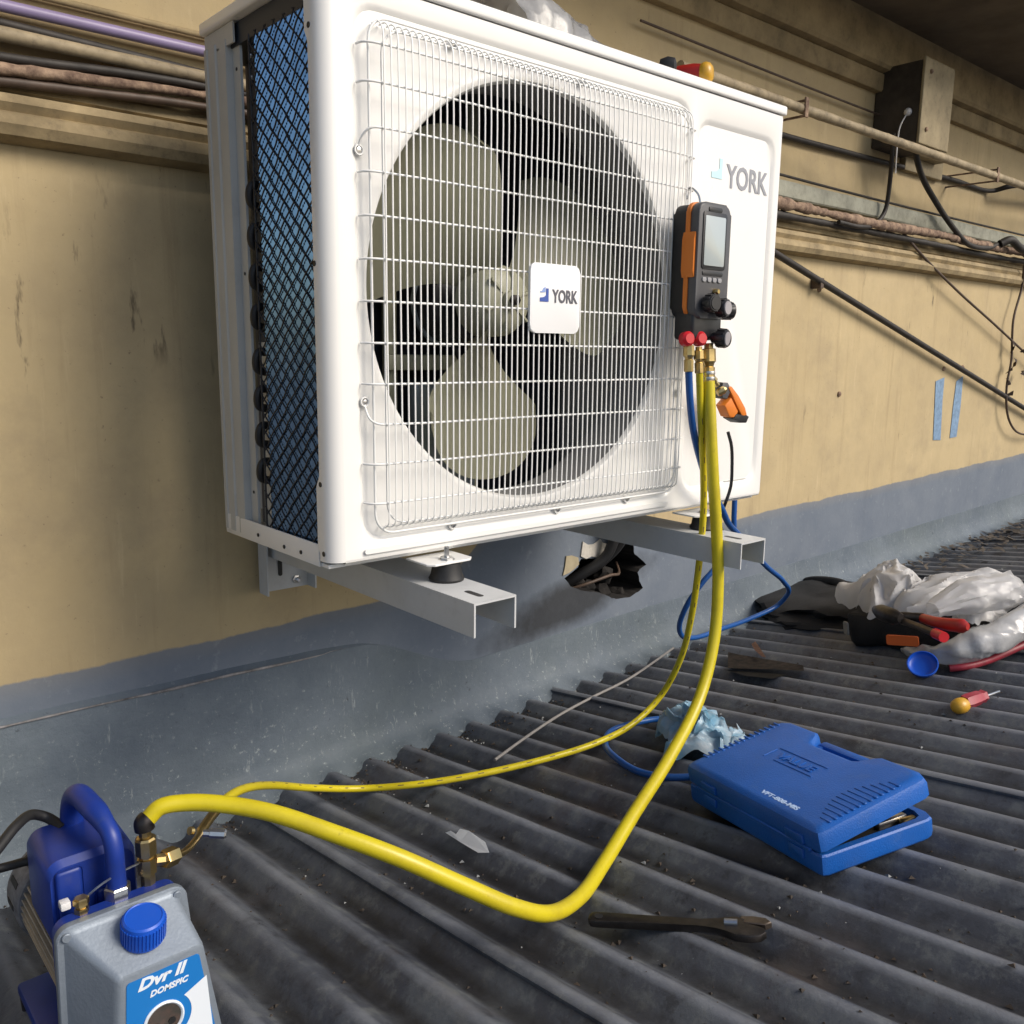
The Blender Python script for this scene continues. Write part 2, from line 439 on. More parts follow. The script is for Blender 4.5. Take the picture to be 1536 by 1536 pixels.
M_ground = mat('distant_ground', (.22, .21, .19), .9, var=.3, vscale=.3)

# ================================================================== SETTING
# ---- corrugated roof, in overlapping sheets
roof = bpy.data.objects.new('roof', None); sc.collection.objects.link(roof); roof['kind'] = 'structure'
PINV['roof'] = Matrix.Identity(4)
SHW = PITCHC*9
def roof_sheet(i):
    x0 = -3.02+.211 + (i-7)*SHW
    near = -1.6 < x0 < 3.2
    n = (9*14 if near else 9*8)+int((14 if near else 8)*.7)
    ys = [.62, .45, .3, .15, 0, -.15, -.3, -.5, -.75, -1.1, -1.6, -2.4, -4.5] if near else [.62, 0, -1.5, -4.5]
    if near: ys = sorted({round(.62-.03*k, 3) for k in range(50)} | {-1.1, -1.6, -2.4, -4.5}, reverse=True)
    bm = BM(); rows = []
    for y in ys:
        row = []
        for k in range(n+1):
            x = x0 + k*(PITCHC/(14 if near else 8))
            lap = .0045*max(0, 1-abs(k)/(n*.08)) if k < n*.1 else 0     # raised lap edge
            lap -= .002*max(0, (k-n*.92)/(n*.08))
            z = roofz(x, y)+corr(x)+lap + .0035*noise.noise(Vector((x*2.2, y*1.7, i*.3)))+.0012*noise.noise(Vector((x*14, y*5, 2)))
            row.append(bm.verts.new((x, y, z)))
        rows.append(row)
    for A, B in zip(rows, rows[1:]):
        for k in range(n): bm.faces.new((A[k], A[k+1], B[k+1], B[k]))
    r = bmesh.ops.solidify(bm, geom=list(bm.faces), thickness=.003) if False else None
    # a real lower skin so the sheet has thickness at its lap edge
    edge = [rows[j][0] for j in range(len(rows))]
    low = [bm.verts.new(v.co-Vector((0, 0, .0038))) for v in edge]
    for a in range(len(edge)-1): bm.faces.new((edge[a], edge[a+1], low[a+1], low[a]))
    return obj('roof_sheet', bm, M_roof, roof, smooth=60)
for i in range(24): roof_sheet(i)
bm = BM(); box(bm, (-400, -400, -4.2), (400, 400, -4.0))
g = obj('ground', bm, M_ground); g['kind'] = 'structure'

# ---- building wall
WY = .45
bld = thing('building_wall', 'ochre painted building wall with grey-blue waterproofing along its foot and a dark soffit', 'wall', (1.0, WY, -.5))
bm = BM()
hx0, hx1, hz0, hz1 = .74, 1.20, -.40, -.10
HC = ((.93), (-.245))
# outline of the broken opening, measured on the wall (x, z)
def at_wall(px, py): p = onY(px, py, WY); return (p.x, p.z)
hole_px = [(846, 868), (868, 850), (872, 836), (890, 838), (903, 836), (911, 820), (914, 800), (932, 798), (949, 808), (951, 830), (970, 846), (957, 856), (958, 872), (966, 880), (948, 895), (925, 899), (900, 890), (875, 886), (856, 880)]
hole = [at_wall(*p) for p in hole_px]
hcx = sum(p[0] for p in hole)/len(hole); hcz = sum(p[1] for p in hole)/len(hole)
def rad_poly(poly, a):
    d = (math.cos(a), math.sin(a)); best = None
    for i in range(len(poly)):
        p = poly[i]; q = poly[(i+1) % len(poly)]
        ex, ez = q[0]-p[0], q[1]-p[1]; wx, wz = p[0]-hcx, p[1]-hcz
        den = d[0]*ez-d[1]*ex
        if abs(den) < 1e-9: continue
        t = (wx*ez-wz*ex)/den; s = (wx*d[1]-wz*d[0])/den
        if t > 0 and -1e-6 <= s <= 1+1e-6: best = t if best is None else min(best, t)
    return best or .05
NH = 72
angs = [2*math.pi*k/NH for k in range(NH)]
rect = [(hx0, hz0), (hx1, hz0), (hx1, hz1), (hx0, hz1)]
# snap four directions onto the rectangle corners
for cx, cz in rect:
    a = math.atan2(cz-hcz, cx-hcx) % (2*math.pi)
    k = min(range(NH), key=lambda q: abs((angs[q]-a+math.pi) % (2*math.pi)-math.pi)); angs[k] = a
rim = []; rimb = []; outr = []
for k, a in enumerate(angs):
    r = rad_poly(hole, a)*(1+.05*noise.noise(Vector((math.cos(a)*6, math.sin(a)*6, 3))))
    rim.append(bm.verts.new((hcx+r*math.cos(a), WY, hcz+r*math.sin(a))))
    r2 = r*(.93+.05*noise.noise(Vector((math.cos(a)*5, math.sin(a)*5, 9))))
    rimb.append(bm.verts.new((hcx+r2*math.cos(a), WY+.09, hcz+r2*math.sin(a))))
    t = rad_poly(rect, a); outr.append(bm.verts.new((hcx+t*math.cos(a), WY, hcz+t*math.sin(a))))
for k in range(NH):
    j = (k+1) % NH
    bm.faces.new((rim[k], rim[j], outr[j], outr[k])); fr = bm.faces.new((rim[j], rim[k], rimb[k], rimb[j])); fr.material_index = 1
def quad(bm, x0, z0, x1, z1, y=WY):
    bm.faces.new([bm.verts.new(v) for v in ((x0, y, z0), (x1, y, z0), (x1, y, z1), (x0, y, z1))])
X0, X1, Z0, Z1 = -4, 12, -1.2, 1.62
quad(bm, X0, Z0, hx0, Z1); quad(bm, hx1, Z0, X1, Z1); quad(bm, hx0, hz1, hx1, Z1); quad(bm, hx0, Z0, hx1, hz0)
obj('plaster', bm, [M_wall, M_cavity], bld)
bm = BM()
vs = box(bm, (.80, WY+.002, -.36), (1.12, WY+.24, -.13))
bmesh.ops.subdivide_edges(bm, edges=list(bm.edges), cuts=7, use_grid_fill=True)
for f in [f for f in bm.faces if all(abs(v.co.y-(WY+.002)) < 1e-4 for v in f.verts)]: bm.faces.remove(f)
for v in bm.verts:
    if v.co.y > WY+.02: v.co += Vector((noise.noise(v.co*22), noise.noise(v.co*22+Vector((5, 5, 5))), noise.noise(v.co*22+Vector((9, 1, 1)))))*.018
obj('cavity', bm, M_cavity, bld)
# loose masonry edge in the hole
for (px, py, s) in [(880, 880, .020), (900, 888, .026), (925, 892, .022), (945, 885, .018), (905, 862, .022), (868, 873, .014), (955, 850, .012)]:
    p = onY(px, py, WY+.045); bm = BM()
    bmesh.ops.create_icosphere(bm, subdivisions=2, radius=s)
    for v in bm.verts: v.co = v.co*(1+.7*noise.noise(v.co*70+p*9)); v.co += p
    obj('rubble', bm, M_cavity, bld)
def patch(px, mt, th=.0035, y=WY, nm='filler_patch', par=None):
    pts = [onY(a, b, y) for a, b in px]
    bm = BM(); lo = [bm.verts.new((p.x, y-.001, p.z)) for p in pts]; hi = [bm.verts.new((p.x, y-th, p.z)) for p in pts]
    bm.faces.new(hi); n = len(lo)
    for i in range(n): bm.faces.new((lo[i], lo[(i+1) % n], hi[(i+1) % n], hi[i]))
    return obj(nm, bm, mt, par or bld)
patch([(870, 834), (873, 812), (881, 817), (889, 816), (896, 811), (899, 808), (903, 814), (909, 815), (911, 822), (907, 829), (900, 834), (895, 836), (886, 834), (878, 838)], M_patch)
patch([(843, 863), (846, 850), (848, 834), (857, 833), (866, 836), (867, 846), (860, 853), (852, 859)], mat('ochre_filler', (.42, .36, .24), .9, var=.2, vscale=50))
for q in [[(1403, 572), (1416, 566), (1413, 600), (1410, 660), (1399, 660), (1401, 615)], [(1434, 572), (1444, 564), (1440, 610), (1434, 655), (1424, 657), (1429, 610)]]:
    patch(q, M_bluepaint, th=.002, nm='paint_stroke')
for q in [(1415, 553), (1443, 551), (1258, 591), (1228, 434)]:
    p = onY(*q, WY); bm = BM(); lathe(bm, [(.008, -.001), (.008, .004), (.004, .007)], axis(p, (0, -1, 0)), 10); obj('wall_plug', bm, M_rust, bld, smooth=40)
# membrane turned up the foot of the wall, thin raised top lip at the left, coved onto the sheets
_la, _lb = onY(0, 1092, WY-.013), onY(505, 978, WY-.013)
def LIP(x): return _la.z+(x-_la.x)*(_lb.z-_la.z)/(_lb.x-_la.x)
def SS(t):
    t = min(1, max(0, t)); return t*t*(3-2*t)
bm = BM(); cols = []
N = 420
for k in range(N+1):
    x = -1.6+6.2*k/N
    lip = onY(0, 1090, WY).z if False else 0
    # height of the lip line: two measured points on the wall
    zl = LIP(x)
    t = min(1, max(0, (x-.20)/.16))
    th = .013*(1-t)+.0012*t
    zl += .0012*noise.noise(Vector((x*9, 0, 0)))+.0006*noise.noise(Vector((x*60, 0, 0)))
    if x > .30: zl = zl*(1-SS((x-.29)/.30)) + (-.375+.02*(x-.5))*SS((x-.29)/.30)
    zr = roofz(x, .40)
    cs = .0035*noise.noise(Vector((x*7, 4, 0)))
    prof = [(WY+.002, zl+.009*(1-t)+.001), (WY-th, zl), (WY-th-.001, zl-.006), (WY-th-.0025, zl*.6+zr*.4), (WY-.011+cs, zr+.045), (WY-.018+cs, zr+.026), (WY-.032+cs, zr+.013), (WY-.050+cs, max(zr+.004, roofz(x, .385)+corr(x)+.0015)), (WY-.068+1.5*cs, roofz(x, .382)+corr(x)-.004)]
    cols.append([bm.verts.new((x, y, z)) for y, z in prof])
for A, B in zip(cols, cols[1:]):
    for k in range(len(A)-1): bm.faces.new((A[k], A[k+1], B[k+1], B[k]))
obj('waterproof_membrane', bm, M_memb, bld, smooth=40)
bm = BM()
pts = [(x, WY-.0145+(.006 if x > .24 else 0), LIP(x)+.0015+.0012*noise.noise(Vector((x*9, 0, 0)))) for x in [-1.6+1.885*k/90 for k in range(91)]]
tube(bm, pts, lambda t: .0021*min(1, 12*(1-t)), 8, wob=.5); obj('flashing_edge', bm, mat('flashing_edge_highlight', (.30, .285, .285), .6, var=.75, vscale=30), bld, smooth=60)  # pale strip added so the lip's highlight sits in its colour

# string mouldings and eaves, run along the wall as profiles (y, z)
def run(nm, prof, mt, x0=-4, x1=12, par=bld, cuts=60, amp=.0015, smooth=35):
    bm = BM(); rows = []
    for i in range(cuts+1):
        x = x0+(x1-x0)*i/cuts
        rows.append([bm.verts.new((x, y+amp*noise.noise(Vector((x*5, y*30, z*30))), z+amp*noise.noise(Vector((x*4, z*20, 7))))) for y, z in prof])
    for A, B in zip(rows, rows[1:]):
        for k in range(len(A)-1): bm.faces.new((A[k], A[k+1], B[k+1], B[k]))
    bm.faces.new(rows[0]); bm.faces.new(rows[-1][::-1])
    return obj(nm, bm, mt, par, smooth=smooth)
run('moulding', [(WY+.003, .592), (WY-.008, .590), (WY-.010, .578), (WY-.004, .574), (WY-.022, .571), (WY-.026, .560), (WY-.020, .550), (WY-.030, .546), (WY-.034, .532), (WY-.028, .519), (WY-.010, .513), (WY+.003, .512)], M_mould, cuts=160)
run('cornice', [(WY+.003, .985), (WY-.020, .986), (WY-.024, .992), (WY-.024, 1.030), (WY-.019, 1.034), (WY-.040, 1.038), (WY-.046, 1.046), (WY-.046, 1.158), (WY+.003, 1.158)], M_fascia, cuts=120, amp=.001)
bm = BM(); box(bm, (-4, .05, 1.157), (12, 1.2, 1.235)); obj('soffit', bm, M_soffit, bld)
bm = BM(); box(bm, (-4, .022, 1.148), (12, .048, 1.40), .003); obj('eaves_board', bm, M_fascia, bld)

# ================================================================== PIPES AND CABLES ON THE WALL
def pipe(nm, pts, r, mt, label, cat, n=8, seg=12, group=None, wob=0, parts=None):
    bm = BM(); tube(bm, smoothpath(pts, n), r, seg, wob=wob)
    o = obj(nm, bm, mt, smooth=50); tag(o, label, cat, group); return o
lil = pipe('conduit', [(-2.5, .432, .676), (-.2, .432, .676), (.5, .432, .679), (1.0, .433, .681)], .0078, M_purple, 'lilac plastic conduit on the wall left of the outdoor unit', 'pipe')
pipe('conduit', [(-2.5, .440, .704), (-.2, .440, .7005), (.5, .440, .702), (1.2, .440, .705)], .0045, M_mould, 'thin ochre-painted wire just above the lilac conduit', 'wire')
pipe('conduit', [(-2.5, .425, .630), (-.2, .425, .640), (.1, .427, .640), (.6, .428, .641), (1.2, .428, .642)], .0095, M_conduit, 'old beige conduit directly under the lilac one', 'pipe', wob=.1)
pipe('cable', [(-2.5, .420, .60), (-.6, .425, .606), (-.21, .427, .613), (-.05, .428, .624), (.1, .43, .629), (.5, .43, .628)], .0065, M_cable, 'black cable sagging towards the left under the beige conduit', 'cable')
pipe('cable', [(-2.5, .42, .655), (-.4, .43, .658), (-.05, .432, .650), (.1, .435, .646), (.6, .435, .652)], .0062, M_cable, 'black cable pressed beneath the lilac conduit left of the unit', 'cable')
pipe('old_pipe', [(-2.5, .405, .50), (-.7, .418, .560), (-.21, .424, .5985), (-.10, .424, .606), (.02, .425, .6135), (.2, .425, .618), (.6, .43, .62)], .0075, M_rust, 'weathered flaking pipe crossing the wall at the height of the unit top, left side', 'pipe', wob=.5)
pipe('old_pipe', [(-2.5, .41, .485), (-.7, .422, .545), (-.21, .430, .585), (-.10, .430, .592), (.02, .43, .599), (.2, .43, .604), (.6, .43, .60)], .0065, M_brownc, 'brown pipe tucked under the flaking pipe on the left wall', 'pipe', wob=.3)
# right of the unit
run('trunking', [(WY+.002, .690), (WY-.020, .690), (WY-.022, .684), (WY-.022, .652), (WY-.019, .648), (WY+.002, .648)], M_trunk, 1.2, 8.0, par=None, cuts=50, amp=.002)
tag(bpy.data.objects['trunking'], 'long grey-green cable trunking along the wall right of the unit', 'trunking')
pipe('lagged_pipe', [(1.2, .41, .622), (1.6, .41, .627), (2.0, .405, .622), (2.45, .41, .631), (2.9, .41, .626), (3.4, .41, .630), (5, .41, .635), (8, .41, .63)], .0125, M_rust, 'pipe in rusty flaking lagging under the grey-green trunking', 'pipe', n=40, wob=.55)
pipe('cable', [(1.2, .42, .598), (1.7, .42, .602), (2.3, .42, .602), (2.9, .425, .600), (3.3, .42, .603), (5, .42, .61)], .010, M_cable, 'thick black cable running under the lagged pipe', 'cable', n=14, wob=.4)
pipe('cable', [(1.2, .43, .705), (2, .43, .697), (3.2, .43, .697), (5, .43, .70)], .0035, M_cable, 'thin dark wire along the top of the grey-green trunking', 'wire')
pipe('conduit', [onY(a_, 155+(a_-1180)*.3485, y_) for a_, y_ in ((1020, .33), (1180, .33), (1290, .31), (1350, .292), (1430, .292), (1536, .31), (1700, .36))], .0115, M_conduit, 'old beige conduit on brackets passing under the wall box', 'pipe', wob=.12, n=14)
pipe('cable', [(1.0, .43, .935), (1.6, .43, .927), (2.3, .43, .922)], .0028, M_brownc, 'thin brown wire above the bracketed conduit, left of the wall box', 'wire')
# conduit clamps
for i, (px, y) in enumerate(((1202, .33), (1490, .305), (1640, .345))):
    q = onY(px, 155+(px-1180)*.3485, y); x = q.x; z = q.z
    bm = BM(); box(bm, (x-.005, y-.010, z-.020), (x+.005, .45, z-.016), .001); box(bm, (x-.007, y-.016, z-.022), (x+.007, y-.011, z+.022), .001); box(bm, (x-.005, y-.010, z+.014), (x+.005, .45, z+.018), .001)
    tag(obj('pipe_clamp', bm, M_rust), ['rusty pipe clamp on the beige conduit nearest the unit', 'rusty pipe clamp on the beige conduit at the far right', 'rusty pipe clamp on the beige conduit farthest along the wall'][i], 'clamp', 'clamps on the beige conduit')
# thick black rod slanting down across the wall
a = onY(1150, 372, .425); b = onY(1536, 612, .425); d = (b-a)
pipe('slanting_pipe', [a-d*.1, a, b, b+d*1.2], .0090, M_cable, 'thick dark pipe slanting down the wall to the right', 'pipe', n=3)
tag(obj('pipe_clamp', (lambda bm: (box(bm, onY(1228, 425, .43)-Vector((.008, .012, .014)), onY(1228, 425, .43)+Vector((.008, .02, .014)), .002), bm)[1])(BM()), M_brownc), 'small brown clip under the slanting pipe', 'clamp')
pipe('cable', [onY(1350, 344, .42), onY(1385, 385, .42), onY(1440, 440, .42), onY(1490, 485, .42), onY(1536, 528, .42), onY(1600, 590, .42)], .0042, M_brownc, 'thin brown cable falling diagonally from the lagged pipe to the right edge', 'cable')
pipe('cable', [onY(1340, 200, .37), onY(1338, 235, .38), onY(1334, 280, .40), onY(1328, 315, .41), onY(1314, 335, .41), onY(1290, 340, .395), onY(1258, 333, .40)], .0062, M_cable, 'black cable hanging from the wall box and curling left onto the lagged pipe', 'cable')
pipe('cable', [onY(1372, 225, .37), onY(1382, 262, .38), onY(1405, 305, .40), onY(1430, 342, .40), onY(1452, 366, .40), onY(1480, 372, .40), onY(1500, 365, .41)], .0085, M_cable, 'thicker black cable hanging from the wall box down to the right', 'cable')
pipe('cable', [onY(1120, 186, .438), onY(1178, 204, .438), onY(1260, 226, .438), onY(1340, 247, .438), onY(1430, 270, .438), onY(1490, 286, .43), onY(1512, 280, .39), onY(1536, 277, .37), onY(1590, 290, .38), onY(1640, 310, .4)], lambda t: .0075+.005*max(0, t-.55)/.45, M_cable, 'cable bending out at the right edge, its run along the wall standing in for the shadow of the beige conduit', 'cable')  # run along the wall is added in place of the conduit's cast shadow
pipe('cable', [onY(1500, 366, .40), onY(1515, 360, .38), onY(1530, 372, .37), onY(1560, 380, .38), onY(1620, 390, .4)], .014, M_cable, 'tangled black cable bundle on the lagged pipe at the right edge', 'cable')
vine = pipe('cable', [onY(1536, 398, .41), onY(1533, 430, .42), onY(1520, 480, .42), onY(1517, 540, .42), onY(1510, 580, .42), onY(1511, 620, .42), onY(1522, 645, .42), onY(1545, 652, .42), onY(1590, 640, .42)], .0042, M_brownc, 'brown looped cable with dried vine leaves at the right edge', 'cable')
for (px, py) in [(1519, 522), (1514, 555), (1512, 572), (1536, 525), (1534, 560), (1522, 545), (1515, 590)]:
    p = onY(px, py, .415); bm = BM(); n0 = len(bm.verts)
    aa = random.uniform(0, 6)
    vs = [bm.verts.new(p+Vector((math.cos(aa+t)*r*.020, -.012*math.sin(t*1.3), math.sin(aa+t)*r*.020))) for t, r in ((0, 1.3), (.9, .6), (1.9, .5), (3.1, 1), (4.2, .5), (5.3, .7))]
    bm.faces.new(vs); bmesh.ops.solidify(bm, geom=list(bm.faces), thickness=.001)
    obj('dry_leaf', bm, M_brownc, vine)
# wall box
bx = thing('wall_box', 'weathered ochre metal box under the soffit, upper right', 'electrical box', (2.1, WY, .83))
bm = BM(); box(bm, (2.03, .318, .835), (2.205, .449, 1.048), .004); obj('body', bm, mat('shaded_box_side', (.07, .055, .04), .75, var=.5, vscale=14, bump=.4), bx)  # the shade on the box's side is put into this dark brown
bm = BM(); box(bm, (2.026, .308, .830), (2.209, .317, 1.054), .003); obj('cover', bm, M_boxp, bx)
bm = BM(); box(bm, (2.209, .40, .84), (2.40, .449, 1.03), .004); box(bm, (2.209, .43, .80), (2.46, .449, .99), .003); obj('side_housing', bm, M_boxp, bx)
for z in (.87, 1.02):
    bm = BM(); lathe(bm, [(.006, 0), (.006, .004), (.003, .006)], axis((2.06, .308, z), (0, -1, 0)), 10); obj('screw', bm, M_rust, bx, smooth=40)
p = onX(1362, 168, 2.025)
bm = BM(); tube(bm, smoothpath([p, onX(1350, 190, 2.0), onX(1346, 215, 1.99), onX(1343, 260, 1.99)], 6), .002, 6)
w_ = tag(obj('white_wire', bm, M_poly), 'thin white wire with a knot dangling from the side of the wall box', 'wire')
bm = BM(); bmesh.ops.create_icosphere(bm, subdivisions=2, radius=.011, matrix=Matrix.Translation(p)); obj('knot', bm, M_poly, w_, smooth=60)

# ================================================================== AIR CONDITIONER OUTDOOR UNIT
UW, UD, UH = .890, .300, .668
ac = thing('air_conditioner_outdoor_unit', 'white wall-hung air conditioner outdoor unit with wire grille over its round fan', 'air conditioner', (.445, .15, -.012))
def prad(poly, c, a):
    d = (math.cos(a), math.sin(a)); best = 0
    n = len(poly)
    for i in range(n):
        p = poly[i]; q = poly[(i+1) % n]
        ex, ez = q[0]-p[0], q[1]-p[1]; wx, wz = p[0]-c[0], p[1]-c[1]
        den = d[0]*ez-d[1]*ex
        if abs(den) < 1e-12: continue
        t = (wx*ez-wz*ex)/den; s = (wx*d[1]-wz*d[0])/den
        if t > 0 and -1e-7 <= s <= 1+1e-7: best = max(best, t)
    return best
def loops_panel(bm, c, loops, N, closeinner=False):
    """loops: list of (polygon or radius, y); the first polygon's four corners are hit exactly"""
    A = [2*math.pi*k/N for k in range(N)]
    for cx, cz in loops[0][0]:
        a = math.atan2(cz-c[1], cx-c[0]) % (2*math.pi)
        k = min(range(N), key=lambda q: abs((A[q]-a+math.pi) % (2*math.pi)-math.pi)); A[k] = a
    rings = []
    for sh, y in loops:
        ring = []
        for a in A:
            r = sh if isinstance(sh, float) else prad(sh, c, a)
            ring.append(bm.verts.new((c[0]+r*math.cos(a), y, c[1]+r*math.sin(a))))
        rings.append(ring)
    for P, Q in zip(rings, rings[1:]):
        for k in range(N): bm.faces.new((P[k], P[(k+1) % N], Q[(k+1) % N], Q[k]))
    if closeinner: bm.faces.new(rings[-1])
FC = (.332, .325)
bm = BM()
loops_panel(bm, FC, [([(.020, .004), (.647, .004), (.647, .652), (.020, .652)], 0.0),
    (rrect(.040, .020, .642, .634, .030), 0.0), (rrect(.0435, .0235, .6385, .6305, .027), .0012), (rrect(.047, .027, .635, .627, .025), .0042),
    (.2860, .0042), (.2820, .0034), (.2780, .0030), (.2745, .0042), (.2725, .0075), (.2715, .0120)], 288)
loops_panel(bm, (.768, .328), [([(.647, .004), (.886, .004), (.886, .652), (.647, .652)], 0.0),
    (rrect(.655, .024, .874, .616, .030), 0.0), (rrect(.659, .028, .870, .612, .027), .0016), (rrect(.664, .033, .865, .607, .024), .0048)], 160, True)
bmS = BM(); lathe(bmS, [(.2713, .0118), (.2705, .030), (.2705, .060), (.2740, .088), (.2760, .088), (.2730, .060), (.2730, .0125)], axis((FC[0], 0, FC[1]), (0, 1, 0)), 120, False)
obj('fan_shroud', bmS, mat('white_shroud_in_shade', (.20, .20, .20), .55), ac, smooth=40)  # white sleeve; its shade is put into the grey
# left corner folded round in a soft radius and its side flange, with the stepped cut-outs of the sheet
N = 26; rows = []
for j in range(131):
    z = .002+.650*j/130
    fl = .0245
    if z < .105: fl = .0245+.0075*min(1, (.105-z)/.012)
    if z > .585: fl = .0245+.0065*min(1, (z-.585)/.012)
    if z < .0165: fl = .027
    row = []
    for k in range(11):
        a = R(90*k/10); row.append((.020-.020*math.sin(a), .020-.020*math.cos(a), z))
    row += [(0, fl-.001, z), (.0012, fl, z), (.0030, fl-.0005, z), (.0035, .018, z)]
    rows.append([bm.verts.new(p) for p in row])
for P, Q in zip(rows, rows[1:]):
    for k in range(len(P)-1): bm.faces.new((P[k], P[k+1], Q[k+1], Q[k]))
# lower border: folded-under edge
rows = []
for k in range(11):
    x = .020+(.886-.020)*k/10
    rows.append([bm.verts.new((x, y, z)) for y, z in ((0, .004), (.0008, .001), (.003, -.001), (.012, -.001))])
for P, Q in zip(rows, rows[1:]):
    for k in range(3): bm.faces.new((P[k], P[k+1], Q[k+1], Q[k]))
box(bm, (.882, .0005, .003), (.890, .030, .652), .003)
fp = obj('front_panel', bm, M_white, ac, smooth=28)
# pressed rib above the lower edge
bm = BM(); prism(bm, rrect(.045, .0085, .62, .0150, .003, 3), .0022, frame((0, -.0016, 0), (1, 0, 0), (0, 0, 1)) @ Matrix.Identity(4), 0)
for v in bm.verts: pass
obj('pressed_rib', bm, M_white, fp, smooth=40)
for (y, z) in [(.014, .640), (.020, .600), (.021, .096), (.0175, .012), (.021, .35)]:
    bm = BM(); lathe(bm, [(.0032, 0), (.0032, .0007)], axis((.0001 if y > .019 else .0003, y, z), (-1, 0, 0)), 12); obj('panel_hole', bm, M_black, fp)
# base pan
bm = BM(); box(bm, (.004, .014, -.007), (.886, .299, -.0015), .0015)
box(bm, (.0005, .030, -.0065), (.0030, .2995, .0215), .001); box(bm, (.886, .030, -.0065), (.8885, .2995, .0215), .001); box(bm, (.003, .297, -.0065), (.886, .2995, .0215), .001)
bp = obj('base_pan', bm, M_white, ac, smooth=30)
for y, z in ((.195, .006), (.12, .003), (.075, .004)):
    bm = BM(); lathe(bm, [(.0026, 0), (.0026, .0012)], axis((.0004, y, z), (-1, 0, 0)), 10); obj('screw_hole', bm, M_black, bp)
for x in (.2, .5, .75):
    bm = BM(); prism(bm, rrect(x, .03, x+.09, .05, .006, 3), .002, frame((0, .30, 0), (1, 0, 0), (0, 0, 1))); obj('drain_boss', bm, M_white, bp)
# top cover
bm = BM(); box(bm, (-.004, -.004, .6535), (.894, .304, .669), .0035, 3)
obj('top_cover', bm, M_white, ac, smooth=40)
bm = BM(); box(bm, (.002, .214, .628), (.0045, .300, .6525)); box(bm, (.002, .236, .615), (.0045, .3, .63)); obj('corner_tab', bm, M_grey, ac)
bm = BM(); box(bm, (.008, .032, .626), (.886, .292, .652)); obj('dark_gap_fill', bm, M_coilback, ac)  # dark fill put in for the shaded gap under the top cover
# rear corner post: folded channel with two long beads
prof = [(0.0, .2995), (0.0, .2920), (.0016, .2905), (.0016, .2830), (0, .2815), (0, .2665), (.0022, .2640), (.0022, .2560), (.0004, .2535), (.0010, .2360), (.010, .2350), (.010, .2140), (.013, .2130), (.013, .2995)]
bm = BM(); rows = []
for z in (.000, .10, .3, .5, .636): rows.append([bm.verts.new((x, y, z)) for x, y in prof])
for P, Q in zip(rows, rows[1:]):
    for k in range(len(P)): bm.faces.new((P[k], P[(k+1) % len(P)], Q[(k+1) % len(P)], Q[k]))
bm.faces.new(rows[0]); bm.faces.new(rows[-1])
cp = obj('corner_post', bm, M_grey, ac)
for z in (.06, .35, .60):
    bm = BM(); lathe(bm, [(.0022, 0), (.0022, .0006)], axis((.0098, .224, z), (-1, 0, 0)), 10); obj('screw_hole', bm, M_black, cp)
# side coil: slim vertical fins standing at an angle, dark core behind, diamond guard mesh before it
bm = BM()
y = .024
while y < .168:
    # each fin is a slim blade turned about 32 degrees
    a = R(48)
    ux, uy = -math.sin(a)*.0021, math.cos(a)*.0021
    p = [(.0092-ux, y-uy), (.0092+ux, y+uy)]
    nseg = 30
    rows = []
    for j in range(nseg+1):
        z = .012+.614*j/nseg
        wv = .0004*noise.noise(Vector((y*90, z*24, 1)))
        rows.append([bm.verts.new((q[0]+wv, q[1], z)) for q in p])
    for P, Q in zip(rows, rows[1:]): bm.faces.new((P[0], P[1], Q[1], Q[0]))
    y += .0034
cf = obj('coil_fins', bm, M_fin, ac, kind='stuff')
bm = BM(); box(bm, (.0125, .018, .006), (.034, .172, .630)); obj('coil_core', bm, M_coilback, ac)
bm = BM()
def seg_clip(y0, z0, dy, dz):
    t0, t1 = -9, 9
    for o, d, lo, hi in ((y0, dy, .0235, .1745), (z0, dz, .010, .628)):
        a, b = (lo-o)/d, (hi-o)/d
        if a > b: a, b = b, a
        t0 = max(t0, a); t1 = min(t1, b)
    return (t0, t1) if t1-t0 > 1e-3 else None
PY, PZ = .0240, .0212
for sgn in (1, -1):
    for k in range(-12, 44):
        y0, z0 = .0, k*PZ + (0 if sgn > 0 else 0)
        dy, dz = PY, sgn*PZ
        s = seg_clip(y0, z0, dy, dz)
        if not s: continue
        path = []
        nn = max(2, int((s[1]-s[0])*4))
        for i in range(nn+1):
            t = s[0]+(s[1]-s[0])*i/nn
            path.append((.0035+.0010*math.cos(t*math.pi)*sgn, y0+dy*t+.0006*math.sin(t*2*math.pi), z0+dz*t))
        tube(bm, path, .00105, 5)
for (a, b) in [((.0035, .0245, .010), (.0035, .0245, .628)), ((.0035, .174, .010), (.0035, .174, .628))]: tube(bm, [a, b], .0014, 5)
obj('guard_mesh', bm, M_guard, ac, smooth=60, kind='stuff')
# tube sheet with return bends
bm = BM(); box(bm, (.020, .178, .012), (.0225, .2135, .262), .0005); ts = obj('tube_sheet', bm, M_grey, ac)
bm = BM(); box(bm, (.020, .178, .263), (.0225, .2135, .628)); obj('tube_sheet', bm, M_coilback, ac)
for z in (.243, .195, .147, .099, .300, .350, .400, .450):
    c = Vector((.014, .188, z))
    bm = BM(); tube(bm, smoothpath([c+Vector((.006, 0, .006)), c+Vector((-.006, 0, .006)), c+Vector((-.010, .001, -.004)), c+Vector((-.007, .003, -.016)), c+Vector((.006, .004, -.020))], 5), .0056, 9)
    obj('return_bend', bm, M_black, ts, smooth=60)
for z in (.585, .610):
    bm = BM(); lathe(bm, [(.003, 0), (.003, .004), (.0015, .006)], axis((.018, .192, z), (-1, 0, 0)), 10); obj('screw', bm, M_steel, ac, smooth=40)
